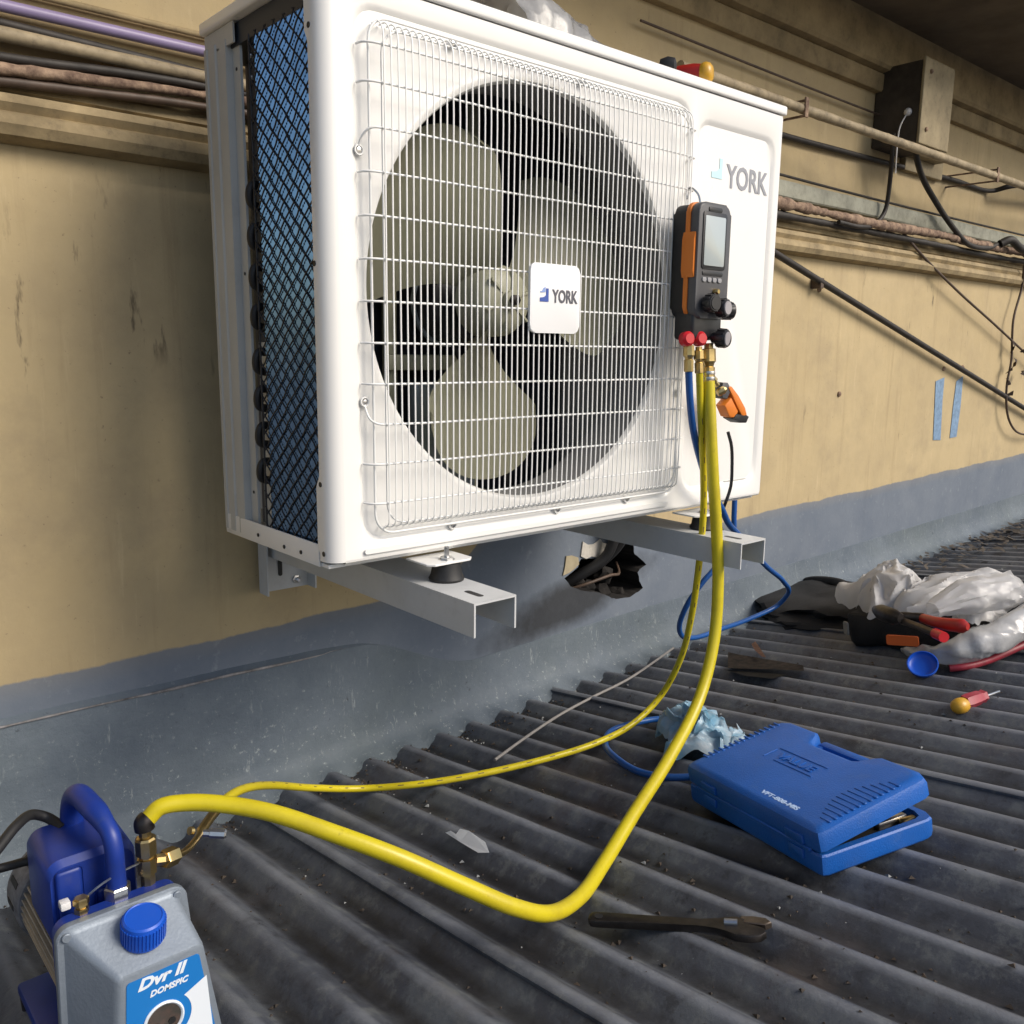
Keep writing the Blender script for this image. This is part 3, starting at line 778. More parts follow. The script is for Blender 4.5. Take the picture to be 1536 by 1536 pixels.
# inside: partition, back coil, right and back sheets
bm = BM(); box(bm, (.628, .028, 0), (.632, .296, .640)); obj('partition', bm, M_grey, ac)
bm = BM(); box(bm, (.05, .262, .004), (.628, .285, .630)); obj('coil_core', bm, mat('back_coil_grey', (.075, .080, .105), .5, var=.3), ac)
bm = BM()
for k in range(150):
    x = .052+.0038*k
    bm.faces.new([bm.verts.new(v) for v in ((x, .252, .006), (x+.0012, .262, .006), (x+.0012, .262, .628), (x, .252, .628))])
obj('coil_fins', bm, mat('dark_coil_fin', (.13, .145, .19), .35, metal=.5), ac, kind='stuff')
bm = BM(); box(bm, (.633, .288, 0), (.886, .2955, .640)); box(bm, (.8805, .032, .02), (.8845, .288, .652)); obj('rear_panel', bm, M_white, ac)
# fan
FY = .080
fan = bpy.data.objects.new('fan', None); sc.collection.objects.link(fan); fan.parent = ac; fan.matrix_parent_inverse = PINV[ac.name]; PINV['fan'] = Matrix.Identity(4)
bm = BM(); lathe(bm, [(.001, -.016), (.030, -.014), (.044, -.006), (.050, .006), (.052, .045)], axis((FC[0], FY, FC[1]), (0, 1, 0)), 40)
lathe(bm, [(.014, -.0172), (.013, -.022), (.006, -.023)], axis((FC[0], FY, FC[1]), (0, 1, 0)), 16)
for k in range(6):
    a = R(60*k+10); box(bm, (-.0015, .016, -.0165), (.0015, .044, -.008), 0, M=axis((FC[0], FY, FC[1]), (0, 1, 0)) @ Matrix.Rotation(a, 4, 'Z'))
hub = obj('hub', bm, M_fan, fan, smooth=40)
bm = BM(); lathe(bm, [(.008, -.0235), (.008, -.030), (.004, -.031)], axis((FC[0], FY, FC[1]), (0, 1, 0)), 6); obj('hub_nut', bm, M_iron, hub)
def blade(th):
    bm = BM(); NU, NV = 22, 18; rows = []
    for i in range(NU+1):
        u = i/NU; r = .047+(.2595-.047)*u
        half = R(27+19*math.sin(u*2.0)-4*u)
        skew = R(14*(u-.45))
        row = []
        for j in range(NV+1):
            v = -1+2*j/NV
            rr = r-.045*u**5*max(0, -v if False else abs(v))**4-(.008*u)*(v*v)
            a = th+skew+half*v
            yy = FY+.020+v*(.030+.014*u)+.010*v*v*u
            row.append(bm.verts.new((FC[0]+rr*math.cos(a), yy, FC[1]+rr*math.sin(a))))
        rows.append(row)
    for A, Bq in zip(rows, rows[1:]):
        for j in range(NV): bm.faces.new((A[j], A[j+1], Bq[j+1], Bq[j]))
    bmesh.ops.solidify(bm, geom=list(bm.faces), thickness=.003)
    return obj('blade', bm, M_fan, fan, smooth=50)
for th in (136, 15, 262): blade(R(th))
# motor on its bracket
bm = BM(); lathe(bm, [(.020, -.060), (.030, -.058), (.055, -.050), (.060, -.040), (.060, .012), (.052, .020), (.02, .022)], axis((FC[0], .222, FC[1]), (0, 1, 0)), 36)
lathe(bm, [(.008, -.12), (.008, -.05)], axis((FC[0], .222, FC[1]), (0, 1, 0)), 12)
mo = obj('motor', bm, M_motor, ac, smooth=40)
bm = BM(); lathe(bm, [(.0605, -.012), (.066, -.012), (.066, -.006), (.0605, -.006)], axis((FC[0], .222, FC[1]), (0, 1, 0)), 36, False); obj('clamp_ring', bm, M_brkt, mo, smooth=40)
bm = BM()
for x in (.244, .402): box(bm, (x-.011, .236, .006), (x+.011, .246, .640), .002)
for z in (.235, .415): box(bm, (.233, .226, z-.012), (.413, .236, z+.012), .003)
obj('motor_bracket', bm, M_fan, ac, smooth=40)
bm = BM(); box(bm, (.268, .205, .020), (.384, .232, .205), .004); obj('terminal_box', bm, M_brkt, ac, smooth=40)
bm = BM(); tube(bm, smoothpath([(.33, .20, .27), (.345, .19, .235), (.39, .195, .22), (.42, .20, .12), (.46, .21, .03)], 8), .004, 8); obj('motor_lead', bm, M_black, ac, smooth=50)
# wire grille
gr = bpy.data.objects.new('grille', None); sc.collection.objects.link(gr); gr.parent = ac; gr.matrix_parent_inverse = PINV[ac.name]; PINV['grille'] = Matrix.Identity(4)
GX0, GX1, GZ0, GZ1 = .0570, .6300, .0330, .6170
for ins, yy, rr in ((0, -.0085, .0016), (.0125, -.0160, .0013)):
    pts = [(x, yy, z) for x, z in rrect(GX0+ins, GZ0+ins, GX1-ins, GZ1-ins, .026, 6)]
    bm = BM(); tube(bm, pts, rr, 8, closed=True); obj('frame_wire', bm, M_wirew, gr, smooth=60)
NVW = 58
vm = None
for k in range(NVW):
    x = GX0+.012+(GX1-GX0-.024)*k/(NVW-1)
    if vm is None:
        bm = BM(); tube(bm, smoothpath([(0, .002, .040), (0, -.010, .0405), (0, -.0190, .046), (0, -.0212, .060), (0, -.0212, .325), (0, -.0212, .592), (0, -.0190, .604), (0, -.010, .6125), (0, .002, .613)], 3), .00100, 6)
        bmo = obj('vertical_wire', bm, M_wirew, gr, smooth=60); vm = bmo.data; bmo.location.x = x
    else:
        o = bpy.data.objects.new('vertical_wire', vm); sc.collection.objects.link(o); o.parent = gr; o.location.x = x
zc = [.0720, .1195, .1670, .2145, .2620, .3095, .3570, .4045, .4520, .4995, .5470, .5870]
for k, z in enumerate(zc):
    zz = .0
    hook = k in (2, 8)
    e = -.012 if k < 6 else .012
    bm = BM()
    L = [(GX0-.010, .001, z), (GX0-.0085, -.009, z), (GX0-.002, -.0150, z), (GX0+.012, -.0182, z), (.3, -.0182, z), (GX1-.012, -.0182, z), (GX1+.002, -.0150, z), (GX1+.006, -.007, z), (GX1+.007, .001, z)]
    if k == 2:
        L = [(GX0-.008, -.0005, z+.026), (GX0-.008, -.0035, z+.018), (GX0-.006, -.010, z+.006), (GX0+.001, -.0155, z+.001), (GX0+.014, -.0182, z)] + L[4:]
    if k == 9:
        L = [(GX0-.010, -.0005, z-.024), (GX0-.010, -.0035, z-.016), (GX0-.007, -.010, z-.006), (GX0-.001, -.0155, z-.001), (GX0+.014, -.0182, z)] + L[4:]
    tube(bm, smoothpath(L, 3), .0014, 7); obj('cross_wire', bm, M_wirew, gr, smooth=60)
# fixing eyes with screws
for (x, z) in [(GX0-.008, .1935), (GX0-.010, .4755), (GX1+.012, .4755), (GX1+.008, .1935), (.18, GZ0-.004), (.37, GZ0-.004), (.52, GZ0-.004), (.18, GZ1-.002), (.40, GZ1-.002)]:
    small = abs(z-GZ0) < .01 or abs(z-GZ1) < .01
    bm = BM(); t = [(x+.0052*math.cos(a), -.002, z+.0052*math.sin(a)) for a in [2*math.pi*q/16 for q in range(16)]]
    tube(bm, t, .0013, 6, closed=True); e = obj('fixing_eye', bm, M_wirew, gr, smooth=60)
    bm = BM(); lathe(bm, [(.0045, .0), (.0045, .0020), (.0030, .0042), (.001, .0046)], axis((x, .001, z), (0, -1, 0)), 14); obj('screw', bm, M_steel, e, smooth=40)
# badge
_b0, _b1 = onY(796, 392, -.0255), onY(868, 501, -.0255)
BX0, BX1, BZ0, BZ1 = _b0.x, _b1.x, _b1.z, onY(830, 396, -.0255).z
bm = BM(); prism(bm, rrect(BX0, BZ0, BX1, BZ1, .010, 6), .0046, frame((0, -.0215, 0), (1, 0, 0), (0, 0, 1)), .0014, 3)
bad = obj('badge', bm, M_badge, ac, smooth=35)
F = lambda x, z, y: frame((x, y, z), (1, 0, 0), (0, 0, 1))
text('lettering', 'YORK', .0235, F(BX0+.063, BZ0+.0480, -.02655), M_ink, bad, ext=.0003, offset=.0006, width=.048)
def logo(cx, cz, s, y, mt, par):
    pts = [(-.5, -.5), (.5, -.5), (.5, .62), (.22, .62), (.22, .05), (-.05, -.12), (-.5, -.18)]
    bm = BM(); prism(bm, [(cx+a*s, cz+b*s) for a, b in pts], .0006, frame((0, y, 0), (1, 0, 0), (0, 0, 1))); o = obj('logo', bm, mt, par)
    return o
logo(BX0+.0245, BZ0+.0487, .0155, -.0262, M_inkb, bad)
bm = BM(); prism(bm, [(BX0+.0175+a, BZ0+.0525+b) for a, b in ((0, 0), (.009, .0008), (.009, .0075), (.0055, .006), (.003, .002), (0, .0018))], .0006, frame((0, -.0262, 0), (1, 0, 0), (0, 0, 1))); obj('logo', bm, mat('badge_ink_light_blue', (.25, .35, .65), .45), bad)
# service panel print
text('lettering', 'YORK', .050, F(.800, .5365, .0043), M_inkp, fp, ext=.0003, offset=.0010, width=.118)
logo(.716, .545, .028, .0046, M_inkc, fp)
# handle recess low on the service panel
bm = BM(); prism(bm, rrect(.78, .030, .862, .0335, .0015, 3), .0012, frame((0, .0048, 0), (1, 0, 0), (0, 0, 1))); obj('pressed_line', bm, M_grey, fp)
# mounting feet of the unit
def foot(x):
    bm = BM(); pts = [(x-.030, -.034), (x+.026, -.034), (x+.034, -.026), (x+.034, .02), (x-.038, .02), (x-.038, -.026)]
    prism(bm, pts, .0028, Matrix.Translation((0, 0, -.0135)), .0006, 1)
    f = obj('mounting_foot', bm, M_white, ac, smooth=30)
    bm = BM(); lathe(bm, [(.0085, 0), (.0085, .003), (.0035, .0031), (.0035, .016), (.002, .017)], Matrix.Translation((x, -.017, -.0105)), 6); obj('bolt', bm, M_steel, f)
    bm = BM(); lathe(bm, [(.011, 0), (.011, .0012)], Matrix.Translation((x, -.017, -.0118)), 20); obj('washer', bm, M_steel, f)
foot(.158); foot(.700)

# ---- support rails, rubber mounts, wall brackets
def channel(bm, o, L, wd, ht, th, ax):
    """hat channel, open downwards; along ax ('Y' or 'Z')"""
    pts = [(0, -ht), (0, 0), (wd, 0), (wd, -ht), (wd-.0, -ht), (wd-th, -ht), (wd-th, -th), (th, -th), (th, -ht)]
    pts = [(0, -ht), (0, 0), (wd, 0), (wd, -ht), (wd-th, -ht), (wd-th, -th), (th, -th), (th, -ht)]
    return prism(bm, pts, L, o)
def rail(x, front, label, wd=.066, nm='support_rail', plate=.30):
    r = thing(nm, label, 'support rail', (x, WY, -.075), 'rails carrying the outdoor unit')
    bm = BM(); channel(bm, frame((x, WY-.012, -.038), (1, 0, 0), (0, 0, 1)), WY-.012-front, wd, .042, .0026, 'Y')
    obj('arm', bm, M_rail, r)
    bm = BM(); channel(bm, frame((x-.012, WY-.030, (-.142 if plate > .2 else -.036)), (1, 0, 0), (0, 1, 0)), plate, wd+.022, .030, .0026, 'Z')
    for v in bm.verts:  # web against the wall, flanges outward
        v.co.y = WY-.001-( (WY-.030)-v.co.y ) if False else v.co.y
    q = obj('wall_plate', bm, M_rail, r)
    bm = BM(); prism(bm, rrect(x+.020, -.118, x+.027, -.085, .003, 3) if plate > .2 else rrect(x+.020, .05, x+.027, .083, .003, 3), .001, frame((0, WY-.0340, 0), (1, 0, 0), (0, 0, 1))); obj('slot', bm, M_black, q)
    for bz in ((-.128, .10) if plate > .2 else (.02, .13)):
        bm = BM(); lathe(bm, [(.0075, 0), (.0075, .0045), (.0045, .005), (.0045, .011), (.003, .012)], axis((x+.052, WY-.0325, bz), (0, -1, 0)), 6); obj('wall_bolt', bm, M_steel, q)
    bm = BM(); prism(bm, rrect(x+.024, front+.020, x+.033, front+.052, .004, 4), .0006, Matrix.Translation((0, 0, -.0384))); obj('slot', bm, M_black, r)
    return r
rl = rail(.115, -.128, 'white steel channel rail under the left end of the outdoor unit, nearest the camera')
rr_ = rail(.650, -.128, 'white steel channel rail under the right end of the outdoor unit, behind the hoses', plate=.19)
for o in bpy.data.objects:
    pass
def rubber(x, label, y=-.017):
    t = thing('rubber_mount', label, 'rubber mount', (x, y, -.038), 'rubber mounts on the rails')
    bm = BM(); lathe(bm, [(.0225, 0), (.0235, .003), (.0205, .008), (.0185, .020), (.018, .0235)], Matrix.Translation((x, y, -.0378)), 28); obj('rubber_block', bm, M_black, t, smooth=40)
rubber(.158, 'black rubber mount between the left rail and the unit foot')
rubber(.700, 'black rubber mount between the right rail and the unit foot')

# ---- things on top of the unit
TZ = .669
sd1 = thing('screwdriver', 'screwdriver with yellow and red handle lying on top of the outdoor unit', 'screwdriver', (.68, .03, TZ))
hp = onY(1065, 112, .10)
D = Vector((-.42, .90, 0)).normalized()
hp = onY(1064, 113, .016); c0 = Vector((hp.x, .016, TZ+.0185))
bm = BM(); lathe(bm, [(.004, -.006), (.010, -.005), (.0150, -.001), (.0172, .005), (.0165, .010), (.0150, .013)], axis(c0, D), 20); obj('handle_cap', bm, M_amber, sd1, smooth=50)
bm = BM(); lathe(bm, [(.0150, .013), (.0165, .025), (.0160, .045), (.014, .075), (.009, .095), (.006, .102)], axis(c0, D), 20); obj('handle', bm, M_reddark, sd1, smooth=50)
bm = BM(); lathe(bm, [(.003, .10), (.003, .19)], axis(c0+Vector((0, 0, -.006)), D), 8); obj('shaft', bm, M_steel, sd1, smooth=50)
p = onY(1008, 102, .030)
bm = BM(); lathe(bm, [(.005, -.013), (.011, -.011), (.0140, 0), (.011, .011), (.005, .013)], axis((p.x-.010, .030, TZ+.0145), (-.5, .8, 0)), 18)
tag(obj('tape_roll', bm, M_black, smooth=50), 'small black rounded roll on top of the unit left of the yellow handle', 'tape roll')
# crumpled bag on top
def sheetbag(nm, fn, mt, nu=40, nv=28, th=.0015, smooth=50, parent=None):
    bm = BM(); g = [[bm.verts.new(fn(i/nu, j/nv)) for j in range(nv+1)] for i in range(nu+1)]
    for i in range(nu):
        for j in range(nv): bm.faces.new((g[i][j], g[i+1][j], g[i+1][j+1], g[i][j+1]))
    bmesh.ops.solidify(bm, geom=list(bm.faces), thickness=th)
    return obj(nm, bm, mt, parent, smooth=smooth)
def fn(u, v):
    a = u*math.pi
    x = .34+.26*v; env = (1-v)**.8
    hh = .11*env*math.sin(a)**.6*(1+.35*noise.noise(Vector((u*5, v*6, 1))))
    return Vector((x+.02*noise.noise(Vector((u*6, v*4, 5))), .035+.20*(1-u)+.03*noise.noise(Vector((u*4, v*7, 3))), TZ+.002+max(0, hh+.014*env*noise.noise(Vector((u*17, v*12, 2))))))
tag(sheetbag('plastic_bag', fn, M_polyg, th=.001), 'crumpled greyish clear plastic bag lying on top of the outdoor unit', 'plastic bag')
# insulated pipes rising from the hole in the wall to the back of the unit
for i, (pts, r, mt, lb, cat) in enumerate([
    ([(.93, .52, -.27), (.96, .47, -.23), (.985, .425, -.17), (.985, .40, -.09), (.96, .385, .02), (.93, .36, .10)], .017, M_black, 'black lagged pipe rising out of the broken hole behind the unit', 'insulated pipe'),
    ([(.86, .51, -.29), (.90, .46, -.245), (.945, .425, -.20), (.955, .40, -.10), (.92, .37, .0)], .012, M_black, 'thinner black lagged pipe leaving the broken hole to the left of the thicker one', 'insulated pipe'),
    ([(1.06, .50, -.25), (1.02, .455, -.262), (.97, .437, -.255), (.90, .437, -.262), (.86, .47, -.28)], .0035, M_brownc, 'thin brown wire bowed across the broken hole', 'wire')]):
    pipe('insulated_pipe' if i < 2 else 'wire', pts, r, mt, lb, cat)

NRM = Vector((-.45, -.62, .64)).normalized()
# ================================================================== GAUGE, HOSES, CLAMP
gg = thing('manifold_gauge', 'dark grey and orange digital manifold gauge hanging on the front of the unit', 'gauge', (.628, -.04, .295))
gx0, gx1, gz0, gz1 = .576, .656, .320, .474
def gprism(x0, z0, x1, z1, r, y0, y1, bev, nm, mt, par, sm=35):
    bm = BM(); prism(bm, rrect(x0, z0, x1, z1, r, 5), y0-y1, frame((0, y0, 0), (1, 0, 0), (0, 0, 1)), bev, 3)
    return obj(nm, bm, mt, par, smooth=sm)
gprism(gx0+.002, gz0-.012, gx1-.002, gz1-.002, .014, -.024, -.050, .004, 'rear_shell', M_black, gg)
gprism(gx0-.001, gz0-.012, gx1+.001, gz1, .015, -.0495, -.0570, .0015, 'orange_trim', M_orange, gg)
gb = gprism(gx0+.001, gz0-.014, gx1-.001, gz1-.001, .014, -.0565, -.0720, .004, 'body', M_gbody, gg)
for s, x in ((1, gx0-.0018), (-1, gx1+.0018-.006)):
    bm = BM(); prism(bm, [(x, .365), (x+.006, .365), (x+.006, .430), (x, .430), (x-.0015*s, .42), (x-.0015*s, .375)] if s > 0 else [(x, .365), (x+.006, .365), (x+.0075, .375), (x+.0075, .42), (x+.006, .43), (x, .43)], .022, frame((0, -.046, 0), (1, 0, 0), (0, 0, 1)), .001, 1); obj('side_grip', bm, M_orange, gg, smooth=40)
gprism(.5865, .378, .6435, .4600, .004, -.0718, -.0735, .0008, 'screen_bezel', M_blackp, gb)
gprism(.5905, .383, .6395, .4540, .002, -.0733, -.0741, .0003, 'screen', M_screen, gb)
for i in range(4): gprism(.590+i*.0125, .3595, .599+i*.0125, .3660, .002, -.0715, -.0740, .0008, 'button', mat('button_rubber', (.30, .30, .31), .5) if i == 0 else bpy.data.materials['button_rubber'], gb)
gprism(.590, .3690, .6395, .3750, .002, -.0715, -.0732, .0006, 'button_bar', M_blackp, gb)
gprism(.599, .4605, .631, .4670, .002, -.0715, -.0733, .0006, 'top_badge', M_blackp, gb)
bm = BM(); lathe(bm, [(.0045, 0), (.0045, .007), (.003, .009)], axis((.622, -.0715, .346), (0, -1, 0)), 16); obj('sight_stud', bm, M_brass, gg, smooth=40)
bm = BM(); box(bm, (.580, -.068, .274), (.652, -.030, .318), .006, 3); vb = obj('valve_block', bm, M_blackp, gg, smooth=40)
def knob(c, d, r, L, capm, nm='valve_knob'):
    bm = BM(); Mx = axis(c, d)
    prof = [(r*.62, 0), (r*.62, L*.25), (r*.9, L*.3), (r, L*.38), (r, L*.9), (r*.9, L)]
    lathe(bm, prof, Mx, 24)
    for k in range(12):
        a = 2*math.pi*k/12
        box(bm, (r*.97, -r*.11, L*.38), (r*1.08, r*.11, L*.9), 0, M=Mx @ Matrix.Rotation(a, 4, 'Z'))
    k_ = obj(nm, bm, M_blackp, gg, smooth=35)
    bm = BM(); lathe(bm, [(r*.78, L), (r*.74, L+.0012)], Mx, 24); obj('knob_cap', bm, capm, k_, smooth=40)
    return k_
kc = mat('grey_knob_cap', (.36, .34, .35), .35)
knob((.600, -.070, .328), (-.1, -1, 0), .013, .024, M_blackp)
knob((.626, -.070, .322), (.1, -1, .0), .013, .024, kc)
knob((.654, -.052, .320), (1, -.55, 0), .013, .030, kc)
knob((.632, -.066, .279), (.25, -1, -.1), .0135, .024, kc)
knob((.652, -.052, .277), (1, -.5, 0), .013, .026, M_blackp)
for i, (px, mt_) in enumerate(((1027, M_red), (1046, M_red), (1064, M_brass))):
    p = onY(px, 505, -.060)
    bm = BM(); lathe(bm, [(.0075, -.004), (.0110, .0), (.0110, .010), (.0075, .014)], axis(p+Vector((0, 0, -.004)), (-.25, -.9, .1)), 20)
    if i < 2: obj('port_ring', bm, mt_, gg, smooth=40)
    else: bm.free()
ports = [onY(1033, 512, -.060), onY(1048, 520, -.060), onY(1063, 515, -.062)]
pend = [onY(1033, 558, -.062), onY(1049, 560, -.062), onY(1063, 575, -.066)]
for i in range(3):
    a, b = ports[i], pend[i]; d = b-a; L = d.length; s = (1, .95, 1.25)[i]
    bm = BM(); Mx = axis(a, d)
    lathe(bm, [(.0055*s, 0), (.0055*s, L*.12), (.0085*s, L*.14), (.0090*s, L*.45), (.0070*s, L*.50), (.0060*s, L*.58), (.0075*s, L*.60), (.0075*s, L*.98), (.006*s, L)], Mx, 8)
    q = obj('hose_fitting', bm, M_brass, gg, smooth=25)
    if i == 2:
        for t in (.70, .84): bm = BM(); lathe(bm, [(.0098, L*t), (.0102, L*(t+.04)), (.0098, L*(t+.08))], Mx, 18); obj('crimp_ring', bm, M_steel, q, smooth=40)
bm = BM(); tube(bm, smoothpath([(.628, -.035, .470), (.626, -.030, .492), (.620, -.020, .502), (.612, -.019, .498), (.608, -.024, .484)], 6), .0016, 6); obj('hanging_hook', bm, M_steel, gg, smooth=60)

def P3(L): return [onY(a, b, c) for a, b, c in L]
def hose(pts, r, mt, label, n=14):
    return pipe('hose', pts, r, mt, label, 'hose', n=n, seg=18)
thick = P3([(1063, 572, -.066), (1066, 640, -.074), (1070, 720, -.080), (1075, 800, -.086), (1077, 880, -.092), (1071, 960, -.10), (1050, 1045, -.115), (1005, 1135, -.145), (950, 1222, -.18), (905, 1296, -.212), (868, 1347, -.250), (825, 1370, -.268), (772, 1361, -.268), (700, 1331, -.25), (600, 1287, -.22), (500, 1250, -.18), (410, 1220, -.14), (340, 1207, -.11), (280, 1204, -.09), (240, 1211, -.082), (222, 1228, -.080)])
hose(thick, lambda t: .0093-.0012*max(0, (t-.6)/.4), M_yel, 'thick yellow hose looping from the gauge across the roof to the blue pump')
thin = P3([(1049, 556, -.062), (1051, 620, -.060), (1055, 700, -.056), (1055, 770, -.048), (1048, 850, -.035), (1037, 925, -.01), (1020, 990, .03), (990, 1045, .07)]) + [onroof(950, 1085, .030), onroof(890, 1116, .022), onroof(800, 1143, .020), onroof(700, 1165, .019), onroof(620, 1177, .020), onroof(540, 1183, .022)] + P3([(470, 1182, .255), (410, 1178, .19), (370, 1182, .12), (342, 1196, .06), (326, 1214, .02)])
hose(thin, .0056, M_yel, 'thin yellow hose lying along the foot of the wall behind the thick yellow one')
hz = [o for o in bpy.data.objects if o.name.startswith('hose')]
pp = smoothpath(thin, 14)
for k in range(16, len(pp)-30, 5):
    a_, b_ = pp[k], pp[k+1]; dd_ = (b_-a_).normalized(); up_ = (NRM-dd_*NRM.dot(dd_)).normalized()
    bm = BM(); box(bm, (-.0050, -.0008, 0), (.0050, .0008, .0004), 0, M=frame(a_+up_*.0056, dd_, dd_.cross(up_)) @ Matrix.Rotation(0, 4, 'X'))
    obj('printed_mark', bm, bpy.data.materials.get('hose_print') or mat('hose_print', (.16, .12, .03), .6), hz[-1])
blue = P3([(1033, 556, -.062), (1035, 600, -.060), (1040, 645, -.052), (1052, 695, -.040), (1066, 735, -.030), (1082, 762, -.018), (1092, 784, -.002), (1106, 800, .03), (1125, 822, .06), (1150, 850, .12), (1175, 872, .18), (1182, 890, .22), (1166, 908, .25), (1120, 930, .26), (1080, 944, .25), (1045, 956, .245), (1025, 955, .24), (1019, 938, .22), (1032, 905, .19), (1055, 872, .17), (1074, 850, .16), (1090, 822, .16), (1100, 800, .16), (1101, 775, .16), (1102, 750, .16)])
hose(blue, .0056, M_blueh, 'blue hose dropping from the gauge and looping behind the right support rail')
coilh = [onroof(1075, 1120, .012), onroof(1060, 1160, .012), onroof(1010, 1166, .014), onroof(960, 1158, .012), onroof(928, 1140, .014), onroof(908, 1117, .012), onroof(918, 1096, .012), onroof(955, 1084, .014), onroof(1000, 1078, .012), onroof(1050, 1090, .012)]
hose(coilh, .0056, M_blueh, 'blue hose curled on the roof between the crumpled plastic and the blue case')
pipe('cable', P3([(1092, 648, -.028), (1097, 668, -.030), (1098, 700, -.024), (1096, 730, -.018), (1088, 755, -.012), (1080, 775, .02), (1084, 800, .08)]), .0028, M_black, 'thin black cable hanging down the service panel beneath the orange clamp', 'cable')
# orange clamp probe hanging from the hoses
cl = thing('pipe_clamp_probe', 'orange and black clamp probe hanging beside the hoses on the service panel', 'clamp probe', tuple(onY(1090, 605, -.04)))
c = onY(1092, 604, -.040); ax_ = (onY(1112, 634, -.04)-onY(1078, 566, -.04)).normalized(); per = Vector((0, -1, 0)).cross(ax_).normalized()
Mf = frame(c, ax_, per)   # local x runs down the tool, z points outwards or inwards
bm = BM(); prism(bm, [(-.030, .006), (-.024, .014), (.0, .017), (.030, .020), (.044, .016), (.048, .008), (.040, .004), (.0, .005)], .022, Mf @ Matrix.Translation((0, 0, -.011)), .003, 2); obj('lever', bm, M_orange, cl, smooth=40)
bm = BM(); prism(bm, [(-.012, -.018), (.012, -.020), (.026, -.010), (.022, .003), (-.010, .003)], .020, Mf @ Matrix.Translation((0, 0, -.010)), .003, 2); obj('body', bm, M_orange, cl, smooth=40)
bm = BM(); prism(bm, [(.020, -.016), (.040, -.006), (.052, .006), (.049, .018), (.040, .014), (.034, .002), (.020, -.004)], .024, Mf @ Matrix.Translation((0, 0, -.012)), .003, 2); obj('end_cap', bm, M_black, cl, smooth=40)
bm = BM(); prism(bm, [(-.044, .002), (-.034, .012), (-.018, .012), (-.014, -.006), (-.024, -.014), (-.036, -.010)], .018, Mf @ Matrix.Translation((0, 0, -.009)), .003, 2); obj('jaw', bm, M_gbody, cl, smooth=40)
bm = BM(); lathe(bm, [(.007, 0), (.007, .010), (.0045, .012), (.0045, .020)], axis(onY(1066, 566, -.045), (.6, -.1, -.5)), 8); obj('brass_nut', bm, M_brass, cl, smooth=30)
bm = BM(); lathe(bm, [(.005, 0), (.0065, .004), (.0065, .012), (.004, .016)], axis(onY(1076, 590, -.050), (.5, -.3, .3)), 8); obj('brass_nut', bm, M_brass, cl, smooth=30)

# ================================================================== VACUUM PUMP
PX = -.2895
pz = roofz(PX, -.05)+.0085
pu = thing('vacuum_pump', 'blue and silver vacuum pump with a blue oil cap standing on the roof', 'vacuum pump', (PX, -.03, pz))
def loft(bm, secs, cap=True):
    rings = [[bm.verts.new(p) for p in s] for s in secs]
    n = len(rings[0])
    for A, Bq in zip(rings, rings[1:]):
        for k in range(n): bm.faces.new((A[k], A[(k+1) % n], Bq[(k+1) % n], Bq[k]))
    if cap: bm.faces.new(rings[0][::-1]); bm.faces.new(rings[-1])
def RR(x0, z0, x1, z1, r, y, wl=0, wr=0):
    out = []
    for x, z in rrect(x0, z0, x1, z1, r, 6):
        t = min(1, max(0, (z1-z)/.085)); u = (x-x0)/(x1-x0); out.append((x-wl*t*(1-u)+wr*t*u, y, z))
    return out
bm = BM()
loft(bm, [RR(-.3480, pz+.012, -.2320, -.2640, .012, -.0985, .004, .012), RR(-.3485, pz+.0115, -.2315, -.2635, .0125, -.100, .004, .012), RR(-.3485, pz+.0115, -.2315, -.2635, .0125, -.1065, .004, .012), RR(-.3475, pz+.0125, -.2325, -.2645, .012, -.1080, .004, .012),
          RR(-.3425, pz+.016, -.2375, -.2685, .010, -.1090, .004, .012), RR(-.3400, pz+.017, -.2390, -.2710, .008, -.1115, .005, .013), RR(-.3150, pz+.019, -.2345, -.2980, .006, -.1515, .008, .016), RR(-.3125, pz+.020, -.2350, -.3005, .005, -.1548, .008, .016), RR(-.3100, pz+.022, -.2370, -.3040, .004, -.1560, .008, .016)])
cov = obj('front_cover', bm, M_alu, pu, smooth=32)
# label set into the face
def face(nm, pts, mt, y=-.1562, th=.0006, par=cov):
    bm = BM(); prism(bm, pts, th, frame((0, y, 0), (1, 0, 0), (0, 0, 1))); return obj(nm, bm, mt, par)
face('label', [(x, z) for x, _, z in RR(-.3055, -.4120, -.2395, -.3085, .003, 0, .007, .014)], M_label)
sg = onY(246, 1530, -.157)
wp = [(sg.x+.002+.024*math.cos(R(a)), sg.z+.024*math.sin(R(a))) for a in range(-70, 46, 8)]
face('label', [(-.2290, -.4105)] + [(x, z) for x, z in wp] + [(-.2335, wp[-1][1]+.010)], M_labelw, y=-.1567, th=.0004)
T = lambda x, z, y: frame((x, y, z), (1, 0, .0), (0, 0, 1))
tp = onY(241, 1466, -.157); text('lettering', 'Dvr II', .0150, T(tp.x, tp.z, -.1570), M_labelw, cov, ext=.0002, shear=.35, offset=.0006, width=.046)
tp = onY(253, 1480, -.157); text('lettering', 'DOMSPIC', .0080, T(tp.x, tp.z, -.1570), M_labelw, cov, ext=.0002, shear=.3, offset=.0003, width=.036)
bm = BM(); lathe(bm, [(.0190, -.001), (.0190, .0012), (.0175, .0022), (.0160, .0014), (.0155, -.0006)], axis((sg.x, -.1565, sg.z), (0, -1, 0)), 36, False); obj('sight_glass_ring', bm, M_labelw, cov, smooth=50)
bm = BM(); lathe(bm, [(.0158, -.0), (.0158, .0008)], axis((sg.x, -.1566, sg.z), (0, -1, 0)), 32); s_ = obj('sight_glass', bm, mat('dark_sight_glass', (.035, .040, .035), .12, col2=(.09, .06, .05), vscale=90, coat=.7), cov, smooth=40)
